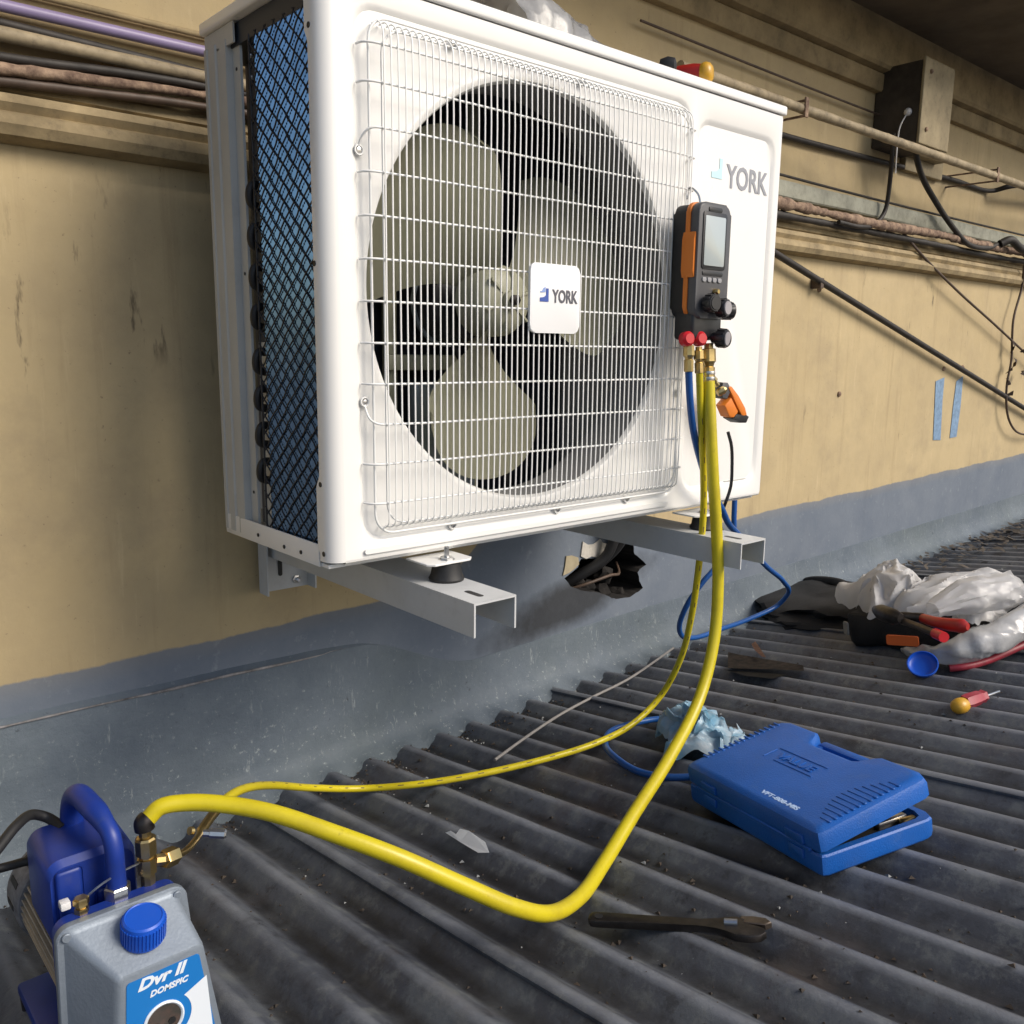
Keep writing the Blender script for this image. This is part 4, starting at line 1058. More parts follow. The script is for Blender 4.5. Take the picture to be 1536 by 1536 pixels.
for a in (205, 335): bm = BM(); lathe(bm, [(.0034, 0), (.0034, .0006)], axis((sg.x+.008*math.cos(R(a)), -.1576, sg.z+.008*math.sin(R(a))), (0, -1, 0)), 14); obj('sight_dot', bm, M_black, s_)
for x, z in ((-.3405, -.2715), (-.2405, -.2715), (-.3405, pz+.03), (-.2405, pz+.03)):
    bm = BM(); lathe(bm, [(.0042, 0), (.0042, .0028), (.0036, .0034)], axis((x, -.1082, z), (0, -1, 0)), 14); lathe(bm, [(.002, .0035), (.002, .0037)], axis((x, -.1082, z), (0, -1, 0)), 6); obj('cover_screw', bm, M_alu, pu, smooth=40)
# oil filler cap with a knurled rim
cM = Matrix.Translation((-.2805, -.130, -.2875)) @ Matrix.Rotation(R(12), 4, 'X')
bm = BM(); lathe(bm, [(.0188, 0), (.0192, .003), (.0192, .021), (.0184, .0240), (.0165, .0255), (.0157, .0247)], cM, 48)
for k in range(40): box(bm, (.0188, -.0008, .003), (.0201, .0008, .021), 0, M=cM @ Matrix.Rotation(2*math.pi*k/40, 4, 'Z'))
obj('oil_cap', bm, M_cap, pu, smooth=32)
# blue pump body, back plate, motor
bm = BM(); loft(bm, [RR(-.347, pz+.010, -.233, -.2655, .014, -.0983), RR(-.347, pz+.010, -.233, -.2655, .014, -.084), RR(-.340, pz+.014, -.240, -.2700, .018, -.080), RR(-.336, pz+.03, -.246, -.2860, .026, -.058)]); obj('pump_body', bm, M_bluep, pu, smooth=35)
MC = (PX-.001, -.348); ymf, ymb = -.060, .085
bm = BM(); sec = []
prof = []
for k in range(42*4):
    a = 2*math.pi*k/168; r = .0505 if (k//2) % 2 == 0 else .0425
    prof.append((MC[0]+r*math.cos(a), MC[1]+r*math.sin(a)))
loft(bm, [[(x, y, z) for x, z in prof] for y in (ymf, ymb)]); mo_ = obj('motor_housing', bm, M_aluf, pu, smooth=30)
bm = BM(); Mx = axis((MC[0], ymb, MC[1]), (0, 1, 0)); lathe(bm, [(.0525, -.002), (.055, .002), (.055, .040), (.048, .050), (.03, .054)], Mx, 40); fcv = obj('fan_cover', bm, mat('speckled_grey_cover', (.20, .20, .21), .6, var=.5, vscale=80), pu, smooth=35)
bm = BM()
for k in range(14):
    a = 2*math.pi*k/14; box(bm, (.054, -.003, .010), (.0556, .003, .034), 0, M=Mx @ Matrix.Rotation(a, 4, 'Z'))
obj('cooling_slots', bm, M_black, fcv)
# switch and capacitor housing
bm = BM(); loft(bm, [RR(-.3400, -.310, -.2640, -.2300, .014, -.062), RR(-.3430, -.312, -.2610, -.2240, .015, -.056), RR(-.3430, -.312, -.2610, -.2200, .016, .010), RR(-.3400, -.310, -.2640, -.2250, .014, .020)])
hb = obj('switch_housing', bm, M_bluep, pu, smooth=40)
bm = BM(); box(bm, (-.336, -.0665, -.292), (-.312, -.0615, -.232), .004, 3); box(bm, (-.302, -.0660, -.292), (-.270, -.0615, -.262), .005, 3); obj('moulded_rib', bm, M_bluep, hb, smooth=40)
# handle
hd = [Vector((-.2870, -.083, -.262)), Vector((-.2872, -.083, -.235)), onY(171, 1275, -.083), onY(166, 1252, -.078), onY(152, 1228, -.062), onY(136, 1209, -.042), onY(119, 1193, -.018), onY(112, 1195, -.006), onY(108, 1212, .004), onY(108, 1240, .006)]
bm = BM(); tube(bm, smoothpath(hd, 7), lambda t: .0086+.0024*min(1, max(0, (t-.38)/.12)), 20); obj('handle', bm, M_bluep, pu, smooth=60)
bm = BM(); lathe(bm, [(.0122, 0), (.0122, .010), (.0110, .0115)], Matrix.Translation((-.287, -.083, -.2655)), 6); obj('handle_collar', bm, M_steel, pu, smooth=30)
p = onY(122, 1356, -.088)
bm = BM(); lathe(bm, [(.0066, -.006), (.0066, .003), (.0050, .0035), (.0050, .006), (.0074, .0065), (.0074, .012), (.0055, .013)], axis(p+Vector((0, 0, -.006)), (0, 0, 1)), 6); obj('exhaust_fitting', bm, M_brass, pu, smooth=25)
p2 = onY(98, 1358, -.084); bm = BM(); box(bm, p2-Vector((.005, .005, .003)), p2+Vector((.004, .005, .005)), .0015, 2); obj('cable_clip', bm, M_poly, pu, smooth=40)
bm = BM(); tube(bm, smoothpath([p+Vector((.006, 0, .006)), onY(150, 1328, -.09), onY(185, 1306, -.085), onY(215, 1292, -.082)], 5), .0010, 5); obj('cap_tether', bm, M_steel, pu, smooth=60)
# base runners down to the sheet
bm = BM(); box(bm, (-.352, -.100, pz-.006), (-.228, .080, pz+.008), .004, 2); box(bm, (-.30, -.08, pz+.006), (-.28, .075, MC[1]-.03), .003); obj('base', bm, M_bluep, pu, smooth=40)
for x in (-.342, -.238):
    for y in (-.088, .068):
        bm = BM(); lathe(bm, [(.009, -.022 if y > 0 else -.012), (.010, 0)], Matrix.Translation((x, y, pz-.004)), 14); obj('foot', bm, M_black, pu, smooth=40)
# brass intake tree
it = obj('intake_fitting', (lambda bm: (lathe(bm, [(.0085, 0), (.0085, .016), (.0115, .0165), (.0115, .032), (.009, .0325), (.009, .036), (.0125, .0365), (.0125, .052), (.0105, .054), (.007, .055), (.007, .062)][:0] or [(.0070, 0), (.0070, .016), (.0092, .0165), (.0092, .032), (.0072, .0325), (.0072, .036), (.0102, .0365), (.0102, .052), (.0085, .054), (.006, .055), (.006, .062)], Matrix.Translation((-.2575, -.081, -.270)), 8), bm)[1])(BM()), M_brass, pu, smooth=25)
a = Vector((-.2575, -.081, -.208)); b = thick[-1]
bm = BM(); tube(bm, smoothpath([a, (a+b)/2+Vector((-.002, 0, .002)), b+(b-thick[-2]).normalized()*.0], 6), .0095, 16); obj('hose_collar', bm, M_iron, pu, smooth=40)
bm = BM(); tt = [Vector((-.250, -.081, -.244)), onY(243, 1289, -.081), onY(256, 1285, -.075)]
tube(bm, tt, .0062, 8); lathe(bm, [(.0085, -.008), (.0095, -.006), (.0095, .008), (.0075, .010)], axis(onY(254, 1286, -.076), onY(268, 1280, -.07)-onY(254, 1286, -.076)), 6); obj('side_nut', bm, M_brass, it, smooth=25)
bm = BM(); tube(bm, smoothpath([onY(256, 1285, -.075), onY(276, 1278, -.06), onY(292, 1262, -.04), onY(304, 1243, -.015), onY(316, 1226, .006), thin[-1]], 8), lambda t: .0038 if t < .55 else .0056, 12); obj('copper_elbow', bm, M_brass, it, smooth=50)
vp = onY(300, 1249, -.022); bm = BM(); lathe(bm, [(.004, 0), (.004, .010), (.0055, .0105), (.0055, .026), (.004, .028)], axis(vp, onY(322, 1250, -.03)-vp), 8); obj('side_valve', bm, M_steel, it, smooth=30)
bm = BM(); lathe(bm, [(.0045, 0), (.0045, .004)], axis(onY(289, 1246, -.03), (-1, -.2, .4)), 12); obj('valve_eye', bm, M_brass, it, smooth=30)
pipe('cable', P3([(95, 1242, .0), (70, 1226, .02), (48, 1222, .02), (25, 1238, .0), (-5, 1275, -.02), (-60, 1340, -.05)]), .0052, M_black, 'black power cord arching from the blue pump to the left edge', 'cable')
pipe('cable', P3([(75, 1288, .03), (40, 1292, .04), (10, 1300, .05), (-40, 1312, .05), (-120, 1330, .05)]), .0046, M_black, 'straight black cord leaving the blue pump low on its left', 'cable')

# ================================================================== BLUE CASE
O = Vector((.403, -.437, 0)); A_ = Vector((.486, -.177, 0)); B_ = Vector((.583, -.491, 0))
for v in (O, A_, B_): v.z = roofz(v.x, v.y)+.0085
Uc = (A_-O); LU = Uc.length; Uc.normalize(); Vc = (B_-O); Vc -= Uc*Vc.dot(Uc); LV = Vc.length; Vc.normalize(); Nc = Vc.cross(Uc)
if Nc.z < 0: Nc = -Nc
def cframe(o, X, Y, Z):
    M = Matrix((X, Y, Z)).transposed().to_4x4(); M.translation = o; return M
case = thing('tool_case', 'blue plastic tool case lying on the roof with its lid ajar', 'tool case', tuple(O))
# local coords: x = V (towards the handle), y = U (along the hinge), z = N
Mb = cframe(O, Vc, Uc, Nc)
al = R(8); V2 = Vc*math.cos(al)+Nc*math.sin(al); N2 = Nc*math.cos(al)-Vc*math.sin(al)
Ml = cframe(O+Nc*.0300, V2, Uc, N2)
def case_outline(ins, notch=True, r=.016):
    x0, x1, y0, y1 = 0+ins, LV-ins, ins, LU-ins
    p = [(x0+r*.5, y0), (x1-r, y0), (x1-.4*r, y0+.2*r), (x1, y0+r)]
    if notch:
        p += [(x1, LU*.27), (x1-.008, LU*.30), (x1-.026, LU*.335), (x1-.030, LU*.36), (x1-.030, LU*.64), (x1-.026, LU*.665), (x1-.008, LU*.70), (x1, LU*.73)]
    p += [(x1, y1-r), (x1-.4*r, y1-.2*r), (x1-r, y1), (x0+r*.5, y1), (x0+.1*r, y1-.15*r), (x0, y1-r*.5), (x0, y0+r*.5), (x0+.1*r, y0+.15*r)]
    return p
bm = BM()
# base tray: outer wall, rim and hollow
def ringloft(bm, secs, M, cap0=True, cap1=True):
    rings = [[bm.verts.new(M @ Vector((x, y, z))) for x, y in poly] for poly, z in secs]
    n = len(rings[0])
    for A, Bq in zip(rings, rings[1:]):
        for k in range(n): bm.faces.new((A[k], A[(k+1) % n], Bq[(k+1) % n], Bq[k]))
    if cap0: bm.faces.new(rings[0][::-1])
    if cap1: bm.faces.new(rings[-1])
ringloft(bm, [(case_outline(.005), 0), (case_outline(.001), .004), (case_outline(0), .010), (case_outline(0), .0265), (case_outline(.0015), .0290), (case_outline(.0105), .0290), (case_outline(.012), .0265), (case_outline(.014), .006)], Mb)
tray = obj('base_tray', bm, M_case, case, smooth=30)
bm = BM(); ringloft(bm, [(case_outline(.0145), .0075), (case_outline(.0145), .016)], Mb); obj('foam_lining', bm, M_black, tray)
for (x, y, lx, ly, mt_) in ((.12, .03, .05, .012, M_steel), (.125, .06, .055, .018, M_blackp), (.05, .05, .05, .05, M_blackp), (.15, .018, .025, .010, M_brass)):
    bm = BM(); box(bm, (x, y, .0155), (x+lx, y+ly, .026), .003, 2, M=Mb); obj('stored_tool', bm, mt_, tray, smooth=40)
bm = BM()
ringloft(bm, [(case_outline(.003), .0012), (case_outline(0), .003), (case_outline(0), .020), (case_outline(.002), .0265), (case_outline(.0065), .0300), (case_outline(.012), .0312)], Ml, cap0=False)
for k in range(1): pass
lid = obj('lid', bm, M_case, case, smooth=30)
bm = BM(); ringloft(bm, [(case_outline(.010), .004), (case_outline(.011), .010)], Ml); obj('lid_lining', bm, M_black, lid)
# handle: a bar across the notch, with the slot behind it
bm = BM(); hy0, hy1 = LU*.315, LU*.685
for lo, hi in (((LV-.015, hy0, .004), (LV-.001, hy1, .019)), ((LV-.034, hy0-.004, .004), (LV-.004, hy0+.012, .017)), ((LV-.034, hy1-.012, .004), (LV-.004, hy1+.004, .017))): box(bm, lo, hi, .0035, 2, M=Ml)
obj('handle', bm, M_case, case, smooth=40)
# ribs pressed into both ends of the lid, panel outline, latches
for k in range(15):
    x = .030+.0095*k
    bm = BM(); box(bm, (x, LU-.016, .0303), (x+.0042, LU-.0035, .0325), .0009, 1, M=Ml); obj('lid_rib', bm, M_case, lid, smooth=40)
    if k < 13:
        w_r = .010+.030*math.sin((k+1)/14*math.pi)
        bm = BM(); box(bm, (x-.006, .0055, .0303), (x-.002, .0055+w_r, .0321), .0008, 1, M=Ml); obj('lid_rib', bm, M_case, lid, smooth=40)
for lo, hi in (((.115, .105, .0308), (.118, .200, .0322)), ((.086, .105, .0308), (.089, .180, .0322)), ((.086, .2, .0308), (.112, .2028, .0322))):
    bm = BM(); box(bm, lo, hi, .0006, 1, M=Ml); obj('panel_outline', bm, M_case, lid)
Mt = Ml @ Matrix(((0, 1, 0, 0), (-1, 0, 0, 0), (0, 0, 1, 0), (0, 0, 0, 1)))
def lidtext(s, size, x, y, mt_, ext, wd, off=0):
    M_ = Ml @ Matrix.Translation((x, y, .0313)) @ Matrix.Rotation(R(-90), 4, 'Z')
    return text('lettering', s, size, M_, mt_, lid, ext=ext, width=wd, offset=off)
lidtext('VALUE', .020, .101, .150, M_case, .0012, .070, .0006)
lidtext('VFT-808-MIS', .010, .020, .0900, mat('pale_case_print', (.45, .60, .85), .5), .0003, .070, .0004)
for y in (LU*.16, LU*.80):
    bm = BM(); box(bm, (-.0035, y-.016, .004), (.002, y+.016, .016), .0015, 2, M=Ml); box(bm, (-.003, y-.013, .014), (.002, y+.013, .027), .0015, 2, M=Mb); obj('latch', bm, M_case, case, smooth=40)
bm = BM(); box(bm, (-.0022, .02, .027), (.003, LU-.02, .0325), .0012, 1, M=Mb); obj('hinge_strip', bm, M_case, case, smooth=40)

# ================================================================== SMALL THINGS ON THE ROOF
NR = Vector((-.025, .144, 1)).normalized()
def rframe(p, q):
    X = (q-p).normalized(); X = (X-NR*X.dot(NR)).normalized(); Y = NR.cross(X); return cframe(p, X, Y, NR)
# adjustable wrench
wa, wb = onroof(884, 1384, .010), onroof(1150, 1400, .010)
Mw = rframe(wa, wb); WL = (wb-wa).length
wr = thing('adjustable_wrench', 'dark oily adjustable wrench lying on the roof below the blue case', 'wrench', tuple(wa))
s = WL/.205
bm = BM(); prism(bm, [(a*s, b*s) for a, b in [(0, -.004), (.003, -.009), (.010, -.0105), (.06, -.0085), (.13, -.0070), (.150, -.0085), (.163, -.0150), (.172, -.0215), (.188, -.0225), (.199, -.0190), (.205, -.0115), (.203, -.0040), (.196, .0000), (.178, .0030), (.181, .0120), (.172, .0175), (.160, .0150), (.150, .0090), (.130, .0070), (.06, .0085), (.010, .0105), (.003, .009), (0, .004)]], .0085, Mw, .0014, 2); wbdy = obj('shank', bm, M_iron, wr, smooth=40)
bm = BM(); prism(bm, [(a*s, b*s) for a, b in [(.182, .0055), (.204, .0040), (.211, .0100), (.205, .0180), (.190, .0205), (.176, .0190), (.176, .0080)]], .0075, Mw @ Matrix.Translation((0, 0, .0005)), .001, 1); obj('movable_jaw', bm, M_tool, wr, smooth=40)
bm = BM(); lathe(bm, [(.0045, -.007), (.0045, .007)], Mw @ Matrix.Translation((.166*s, .002, .0085)) @ Matrix.Rotation(R(90), 4, 'Y'), 12); obj('knurl', bm, M_steel, wr, smooth=30)
bm = BM(); lathe(bm, [(.0048, 0), (.0048, .0006)], Mw @ Matrix.Translation((.012*s, 0, .0085)), 16); obj('hanging_hole', bm, M_black, wr)
# screwdriver
sa, sb = onroof(1432, 1064, .012), onroof(1500, 1040, .012)
d = (sb-sa).normalized()
sdv = thing('screwdriver', 'short screwdriver with a yellow-ended red handle lying on the roof at the right', 'screwdriver', tuple(sa))
Ls = (sb-sa).length
bm = BM(); lathe(bm, [(.003, -.002), (.008, .000), (.0125, .005), (.0142, .012), (.0140, .020), (.0125, .026)], axis(sa+NR*.003, d), 20); obj('handle_cap', bm, M_amber, sdv, smooth=50)
bm = BM(); lathe(bm, [(.0125, .026), (.0138, .036), (.0125, Ls*.52), (.0105, Ls*.58), (.0120, Ls*.62), (.0115, Ls*.635), (.005, Ls*.64)], axis(sa+NR*.006, d), 6); obj('handle', bm, mat('dull_red_handle', (.36, .035, .055), .35, var=.2, vscale=50), sdv, smooth=50)
bm = BM(); lathe(bm, [(.0026, Ls*.62), (.0026, Ls*.98), (.0012, Ls)], axis(sa+NR*.004, d), 10); obj('shaft', bm, M_steel, sdv, smooth=50)
# blue cap
cp_ = onroof(1385, 1014, .004); tv = (CAM-cp_).normalized(); tv = (tv*1.0+NR*.9+Vector((-.15, 0, 0))).normalized()
bm = BM(); lathe(bm, [(.010, -.013), (.022, -.013), (.0275, -.010), (.0290, -.004), (.0295, 0), (.0275, .0004), (.0265, -.004), (.024, -.008), (.016, -.0095), (.006, -.0098)], axis(cp_+NR*.026, tv), 36, True)
tag(obj('bottle_cap', bm, M_cap, smooth=50), 'round bright blue plastic cap lying open in front of the black tool bag', 'cap')
# white scrap of card
bm = BM(); pts = [onroof(a, b, h) for a, b, h in ((668, 1249, .012), (676, 1246, .015), (684, 1251, .014), (690, 1243, .016), (703, 1246, .017), (728, 1263, .014), (734, 1279, .011), (717, 1279, .010), (690, 1263, .010))]
f = bm.faces.new([bm.verts.new(p) for p in pts]); bmesh.ops.solidify(bm, geom=[f], thickness=.0012)
tag(obj('card_scrap', bm, M_card), 'torn white scrap on the roof inside the yellow hose loop', 'scrap')
# crumpled things
def crumple(nm, c, dims, mt, X=None, seed=0, amp=.35, f=1.0, sub=5, flat=True, M=None, parent=None, sm=38):
    bm = BM(); bmesh.ops.create_icosphere(bm, subdivisions=sub, radius=1)
    for v in bm.verts:
        n = v.co.copy()
        q = n*2.1*f+Vector((seed*3.1, seed*1.7, seed))
        a = 1-abs(noise.noise(q))*2; b = 1-abs(noise.noise(q*2.2))*2; e = 1-abs(noise.noise(q*4.7))*2
        r = 1+amp*(noise.noise(q*.6)*1.1+.30*(a-.5)+.16*(b-.5)+.07*(e-.5))
        v.co = Vector((n.x*dims[0], n.y*dims[1], n.z*dims[2]))*r
        if flat and v.co.z < -dims[2]*.72: v.co.z = -dims[2]*.72-(.001*random.random())
    if M is None: M = Matrix.Identity(4)
    for v in bm.verts: v.co = M @ v.co
    for v in bm.verts: v.co += Vector(c)
    return obj(nm, bm, mt, parent, smooth=sm)
RM = cframe(Vector((0, 0, 0)), Vector((1, 0, .025)).normalized(), NR.cross(Vector((1, 0, .025)).normalized()), NR)
def rotR(deg): return RM @ Matrix.Rotation(R(deg), 4, 'Z')
# black tool bag with its contents
bA, bB = onroof(1268, 966, .006), onroof(1490, 1000, .006)
tb = thing('tool_bag', 'open black tool bag with an orange tag lying on the roof at the right edge', 'tool bag', tuple(bA))
Xb = (bB-bA).normalized(); Xb = (Xb-NR*Xb.dot(NR)).normalized(); Yb = NR.cross(Xb)
LB = (bB-bA).length
Mg = cframe(bA, Xb, Yb, NR)
bm = BM(); box(bm, (0, 0, 0), (LB-.06, .26, .085), .02, 3); bmesh.ops.subdivide_edges(bm, edges=list(bm.edges), cuts=5, use_grid_fill=True)
for v in bm.verts:
    v.co += Vector((noise.noise(v.co*14), noise.noise(v.co*14+Vector((7, 7, 7))), noise.noise(v.co*13+Vector((3, 3, 3)))*.9))*.020
    v.co = Mg @ v.co
obj('bag_body', bm, M_bag, tb, smooth=60)
bm = BM(); p0 = onroof(1330, 957, .05)
o1 = onroof(1331, 966, .045); o2 = onroof(1379, 969, .045)
Mo = frame(o1, o2-o1, NR); bm = BM(); prism(bm, rrect(0, 0, (o2-o1).length, .021, .003), .006, Mo, .001, 1); obj('orange_tag', bm, mat('orange_fabric_tag', (.70, .13, .02), .6), tb)
o1 = onroof(1268, 950, .035); o2 = onroof(1280, 956, .035); Mo = frame(o1, o2-o1, NR); bm = BM(); prism(bm, rrect(0, 0, .022, .03, .004), .004, Mo, .001, 1); obj('metal_buckle', bm, mat('dull_grey_buckle', (.22, .21, .19), .6), tb)
# black padded flap stretching left of the bag
fl = crumple('bag_flap', onroof(1238, 905, .022), (.24, .16, .042), M_bag, seed=5, amp=.5, M=rotR(35), sub=4, parent=tb)
sp_ = smoothpath([onroof(1290, 890, .06), onroof(1255, 874, .06), onroof(1215, 872, .05), onroof(1190, 882, .02), onroof(1205, 900, .015), onroof(1250, 925, .012)], 8)
bm = BM(); tube(bm, sp_, .014, 8); obj('carry_strap', bm, M_bag, tb, smooth=60)
# polythene bags
top = lambda px, py, h: onroof(px, py, h)
def drape(nm, corners, dome, crease, seed, mt, nu=70, nv=34, parent=None, edge=.02):
    """a thin sheet over four points a b c d (each px, py, height): domed, sharply creased, ragged at its edge"""
    P = [onroof(*q) for q in corners]
    def f(u, v):
        uu = u+edge*2*noise.noise(Vector((u*3, v*3, seed)))*(1 if v < .02 or v > .98 else .3); vv = v+edge*4*noise.noise(Vector((u*5, v*3, seed+5)))
        q = P[0]*(1-uu)*(1-vv)+P[1]*uu*(1-vv)+P[2]*uu*vv+P[3]*(1-uu)*vv
        a = Vector((u*1.9+.8*v, v*1.3, seed*1.3)); w1 = 1-2*abs(noise.noise(a)); w2 = 1-2*abs(noise.noise(a*2.3+Vector((3, 1, 0)))); w3 = 1-2*abs(noise.noise(a*5.1))
        k = 4*u*(1-u)*4*v*(1-v)
        h = dome*(k**.45)+crease*(.55*(w1-.4)+.30*(w2-.4)+.15*(w3-.4))
        side = Vector((noise.noise(a*1.7), noise.noise(a*1.7+Vector((9, 9, 9))), 0))*crease*.8
        q = q+NR*h+side
        zr = roofz(q.x, q.y)+.011
        if q.z < zr: q.z = zr+.001*noise.noise(a*9)
        return q
    return sheetbag(nm, f, mt, nu, nv, .0008, 30, parent)
wb1 = drape('plastic_bag', [(1268, 905, .06), (1300, 925, .09), (1405, 912, .10), (1370, 885, .10)], .085, .050, 12, M_film, 60, 40); tag(wb1, 'white plastic bag puffed up over the left end of the black tool bag', 'plastic bag')
drape('bag_fold', [(1285, 915, .05), (1312, 930, .08), (1370, 920, .10), (1345, 895, .10)], .075, .050, 31, M_film, 40, 30, parent=wb1)
wb2 = drape('plastic_bag', [(1350, 912, .10), (1365, 925, .10), (1530, 905, .10), (1540, 880, .12)], .045, .050, 21, M_film, 80, 30); tag(wb2, 'long white plastic bag lying across the middle of the black tool bag', 'plastic bag')
drape('bag_fold', [(1430, 925, .09), (1440, 940, .09), (1500, 943, .07), (1505, 915, .07)], .03, .03, 44, M_film, 40, 24, parent=wb2)
ts_ = drape('crumpled_plastic', [(985, 1085, .012), (1010, 1140, .012), (1105, 1138, .012), (1065, 1082, .012)], .040, .042, 3, M_tissue, 60, 44, edge=.05)
tag(ts_, 'crumpled pale blue plastic wrapping on the roof behind the blue case', 'plastic wrapping')
drape('crumpled_fold', [(1000, 1090, .02), (1030, 1125, .02), (1090, 1120, .02), (1060, 1080, .02)], .035, .050, 8, M_tissue, 44, 34, parent=ts_, edge=.06)
drape('torn_corner', [(1085, 1105, .012), (1092, 1125, .012), (1118, 1112, .014), (1112, 1098, .016)], .012, .02, 15, M_tissue, 20, 14, parent=ts_, edge=.08)
ra, rb = onroof(1398, 915, .14), onroof(1508, 882, .16)
bm = BM(); dR = (rb-ra).normalized(); e1 = NR.cross(dR).normalized(); e2 = dR.cross(e1); rings = []
for i in range(61):
    t = i/60; c_ = ra+(rb-ra)*t; ring = []
    for k in range(48):
        a = 2*math.pi*k/48
        rad = .016+.020*min(1, t*2.2)
        rad *= 1+.16*(1-2*abs(noise.noise(Vector((math.cos(a)*1.6, math.sin(a)*1.6, t*2.4)))))+.07*(1-2*abs(noise.noise(Vector((math.cos(a)*4, math.sin(a)*4, t*6)))))
        ring.append(bm.verts.new(c_+e1*math.cos(a)*rad*1.1+e2*math.sin(a)*rad*.85+NR*.006*math.sin(t*4)))
    rings.append(ring)
for A, Bq in zip(rings, rings[1:]):
    for k in range(48): bm.faces.new((A[k], A[(k+1) % 48], Bq[(k+1) % 48], Bq[k]))
bmesh.ops.solidify(bm, geom=list(bm.faces), thickness=.001)
tag(obj('plastic_roll', bm, M_film, smooth=40), 'rolled tube of white plastic on top of the tool bag, upper right', 'plastic roll')
sb_ = smoothpath([onroof(1356, 980, .016), onroof(1388, 984, .026), onroof(1432, 980, .038), onroof(1480, 966, .052), onroof(1525, 943, .070), onroof(1590, 908, .085), onroof(1650, 880, .09)], 16)
bm = BM(); tube(bm, sb_, lambda t: .006+.026*min(1, t*2.2), 26)
for v in bm.verts:
    k = 1-2*abs(noise.noise(Vector((v.co.x*8, v.co.y*8, v.co.z*40)))); v.co += NR*.010*k+Vector((.010*noise.noise(v.co*31+Vector((3, 1, 2))), 0, 0))
rw = obj('plastic_bag', bm, M_polyg, smooth=45); tag(rw, 'long clear plastic bag with a red edge, trailing towards the blue cap', 'plastic bag')
bm = BM(); tube(bm, smoothpath([onroof(1424, 1002, .010), onroof(1445, 1000, .012), onroof(1480, 991, .016), onroof(1520, 974, .030), onroof(1580, 946, .045), onroof(1640, 912, .05)], 10), .008, 10); obj('red_edge', bm, mat('dark_red_print', (.36, .03, .05), .45, var=.5, vscale=40), rw, smooth=50)
# pliers on the bag
pl = thing('pliers', 'dark-jawed pliers with red handles lying on the black tool bag', 'pliers', tuple(onroof(1330, 925, .10)))
h0 = onroof(1345, 922, .125)
def hp_(a, b, h=.115): return onroof(a, b-16, h)
bm = BM(); tube(bm, smoothpath([hp_(1313, 930, .135), hp_(1322, 934, .135), hp_(1340, 941, .135), hp_(1352, 944, .135)], 6), lambda t: .008+.009*math.sin(t*3.0), 10); obj('jaw', bm, M_iron, pl, smooth=50)
bm = BM(); tube(bm, smoothpath([hp_(1350, 941, .135), hp_(1385, 943, .135)], 6), .010, 10); obj('shank', bm, M_iron, pl, smooth=50)
bm = BM(); tube(bm, smoothpath([hp_(1383, 943, .135), hp_(1410, 951, .135), hp_(1452, 956, .135)], 6), lambda t: (.009+.005*t)*min(1, .5+8*(1-t)), 12); obj('handle', bm, M_reddark, pl, smooth=50)
bm = BM(); tube(bm, smoothpath([hp_(1345, 944, .13), hp_(1375, 955, .125), hp_(1408, 968, .12)], 6), .0075, 10); obj('shank', bm, M_tool, pl, smooth=50)
bm = BM(); tube(bm, smoothpath([hp_(1403, 966, .12), hp_(1416, 972, .12)], 4), .0100, 12); obj('handle', bm, M_red, pl, smooth=50)
# brown and dark litter by the wall
def shard(px, h, mt, nm, label, cat, th=.006):
    pts = [onroof(a, b, h) for a, b in px]; bm = BM(); f = bm.faces.new([bm.verts.new(p) for p in pts]); bmesh.ops.solidify(bm, geom=[f], thickness=th)
    return tag(obj(nm, bm, mt), label, cat)
shard([(1092, 978), (1110, 982), (1205, 998), (1206, 1006), (1160, 1004), (1092, 1002)], .018, M_litter, 'rubber_strip', 'flat dark strip on the roof right of the thick yellow hose', 'strip')
shard([(1085, 1004), (1130, 1008), (1180, 1012), (1158, 1018), (1120, 1014)], .012, M_black, 'rubber_strip', 'curled black offcut just below the flat dark strip', 'offcut')
shard([(1127, 966), (1133, 962), (1140, 972), (1149, 986), (1143, 985), (1132, 975)], .03, mat('dry_brown_leaf', (.22, .12, .08), .8, var=.4, vscale=70), 'dry_leaf', 'small dry brown leaf on the roof above the dark strip', 'leaf', .001)
pipe('cable', [onroof(1010, 972, .02), onroof(985, 990, .014), onroof(940, 1020, .013), onroof(890, 1045, .012), onroof(840, 1072, .013), onroof(790, 1105, .012), onroof(742, 1140, .012)], .0028, mat('grey_wire', (.22, .21, .20), .6), 'thin grey wire lying on the roof near the foot of the wall', 'wire')
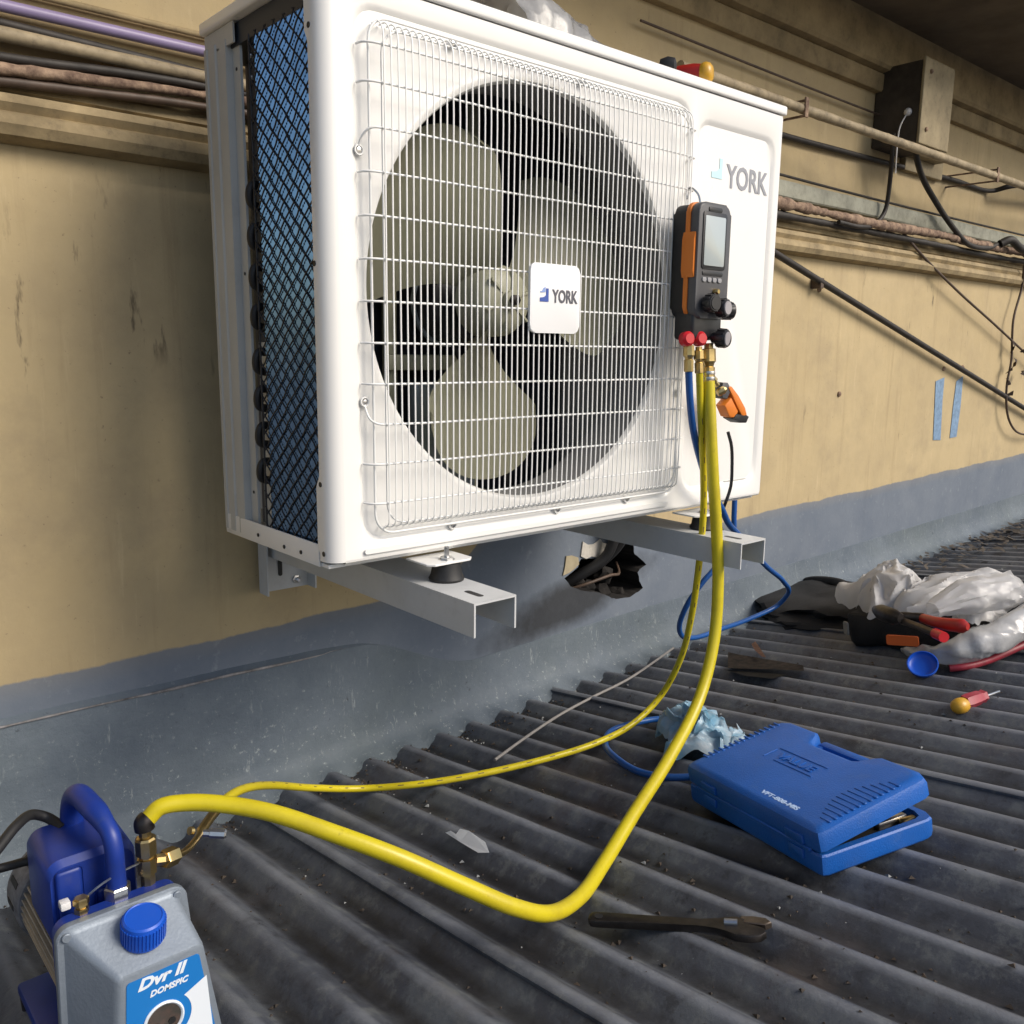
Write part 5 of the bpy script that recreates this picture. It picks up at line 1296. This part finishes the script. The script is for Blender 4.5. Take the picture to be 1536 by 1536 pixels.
# grit and flakes lying in the troughs
rng = random.Random(4)
bm = BM(); bm2 = BM()
def chip(b, x, y, s, flat):
    z = roofz(x, y)+corr(x)+s*.35
    a = rng.uniform(0, 6.28)
    v = [b.verts.new((x+math.cos(a+t)*s*rng.uniform(.6, 1.2), y+math.sin(a+t)*s*rng.uniform(.6, 1.2), z+rng.uniform(-.2, .2)*s*flat)) for t in (0, 2.1, 4.2)]
    v.append(b.verts.new((x, y, z+s*flat)))
    for t in ((0, 1, 3), (1, 2, 3), (2, 0, 3), (0, 2, 1)): b.faces.new([v[q] for q in t])
for k in range(9000):
    x = rng.uniform(-.9, 2.6); y = rng.uniform(-.8, .39)
    if rng.random() < .45: y = .39-abs(rng.gauss(0, .05)); x = rng.uniform(-.6, 4.0)
    t = round((x-.211)/PITCHC-.5)+.5; x2 = .211+t*PITCHC+rng.gauss(0, .010) if rng.random() < .8 else x
    if noise.noise(Vector((x2*2.2, y*2.5, 3))) < -.08 and rng.random() < .85: continue
    s = rng.choice((.0010, .0014, .0018, .0025, .0035, .005)) * rng.uniform(.6, 1.1)
    chip(bm2 if rng.random() < .10 else bm, x2, y, s, .6)
obj('roof_grit', bm, M_litter, kind='stuff')
obj('pale_flakes', bm2, mat('pale_paint_flakes', (.24, .25, .25), .8), kind='stuff')
# leaf litter clumped against the foot of the wall, far right
bm = BM()
for k in range(420):
    x = rng.uniform(2.2, 3.9); y = .38-abs(rng.gauss(0, .10)); s = rng.uniform(.006, .022); z = roofz(x, y)+.012+rng.uniform(0, .02)
    a = rng.uniform(0, 6.28); c_ = Vector((x, y, z)); e1 = Vector((math.cos(a), math.sin(a), rng.uniform(-.4, .4)))*s; e2 = Vector((-math.sin(a), math.cos(a), rng.uniform(-.3, .5)))*s*.45
    bm.faces.new([bm.verts.new(q) for q in (c_-e1, c_-e2, c_+e1, c_+e2)])
obj('leaf_litter', bm, mat('dark_leaf_litter', (.05, .04, .03), .9, col2=(.13, .11, .09), vscale=12), kind='stuff')
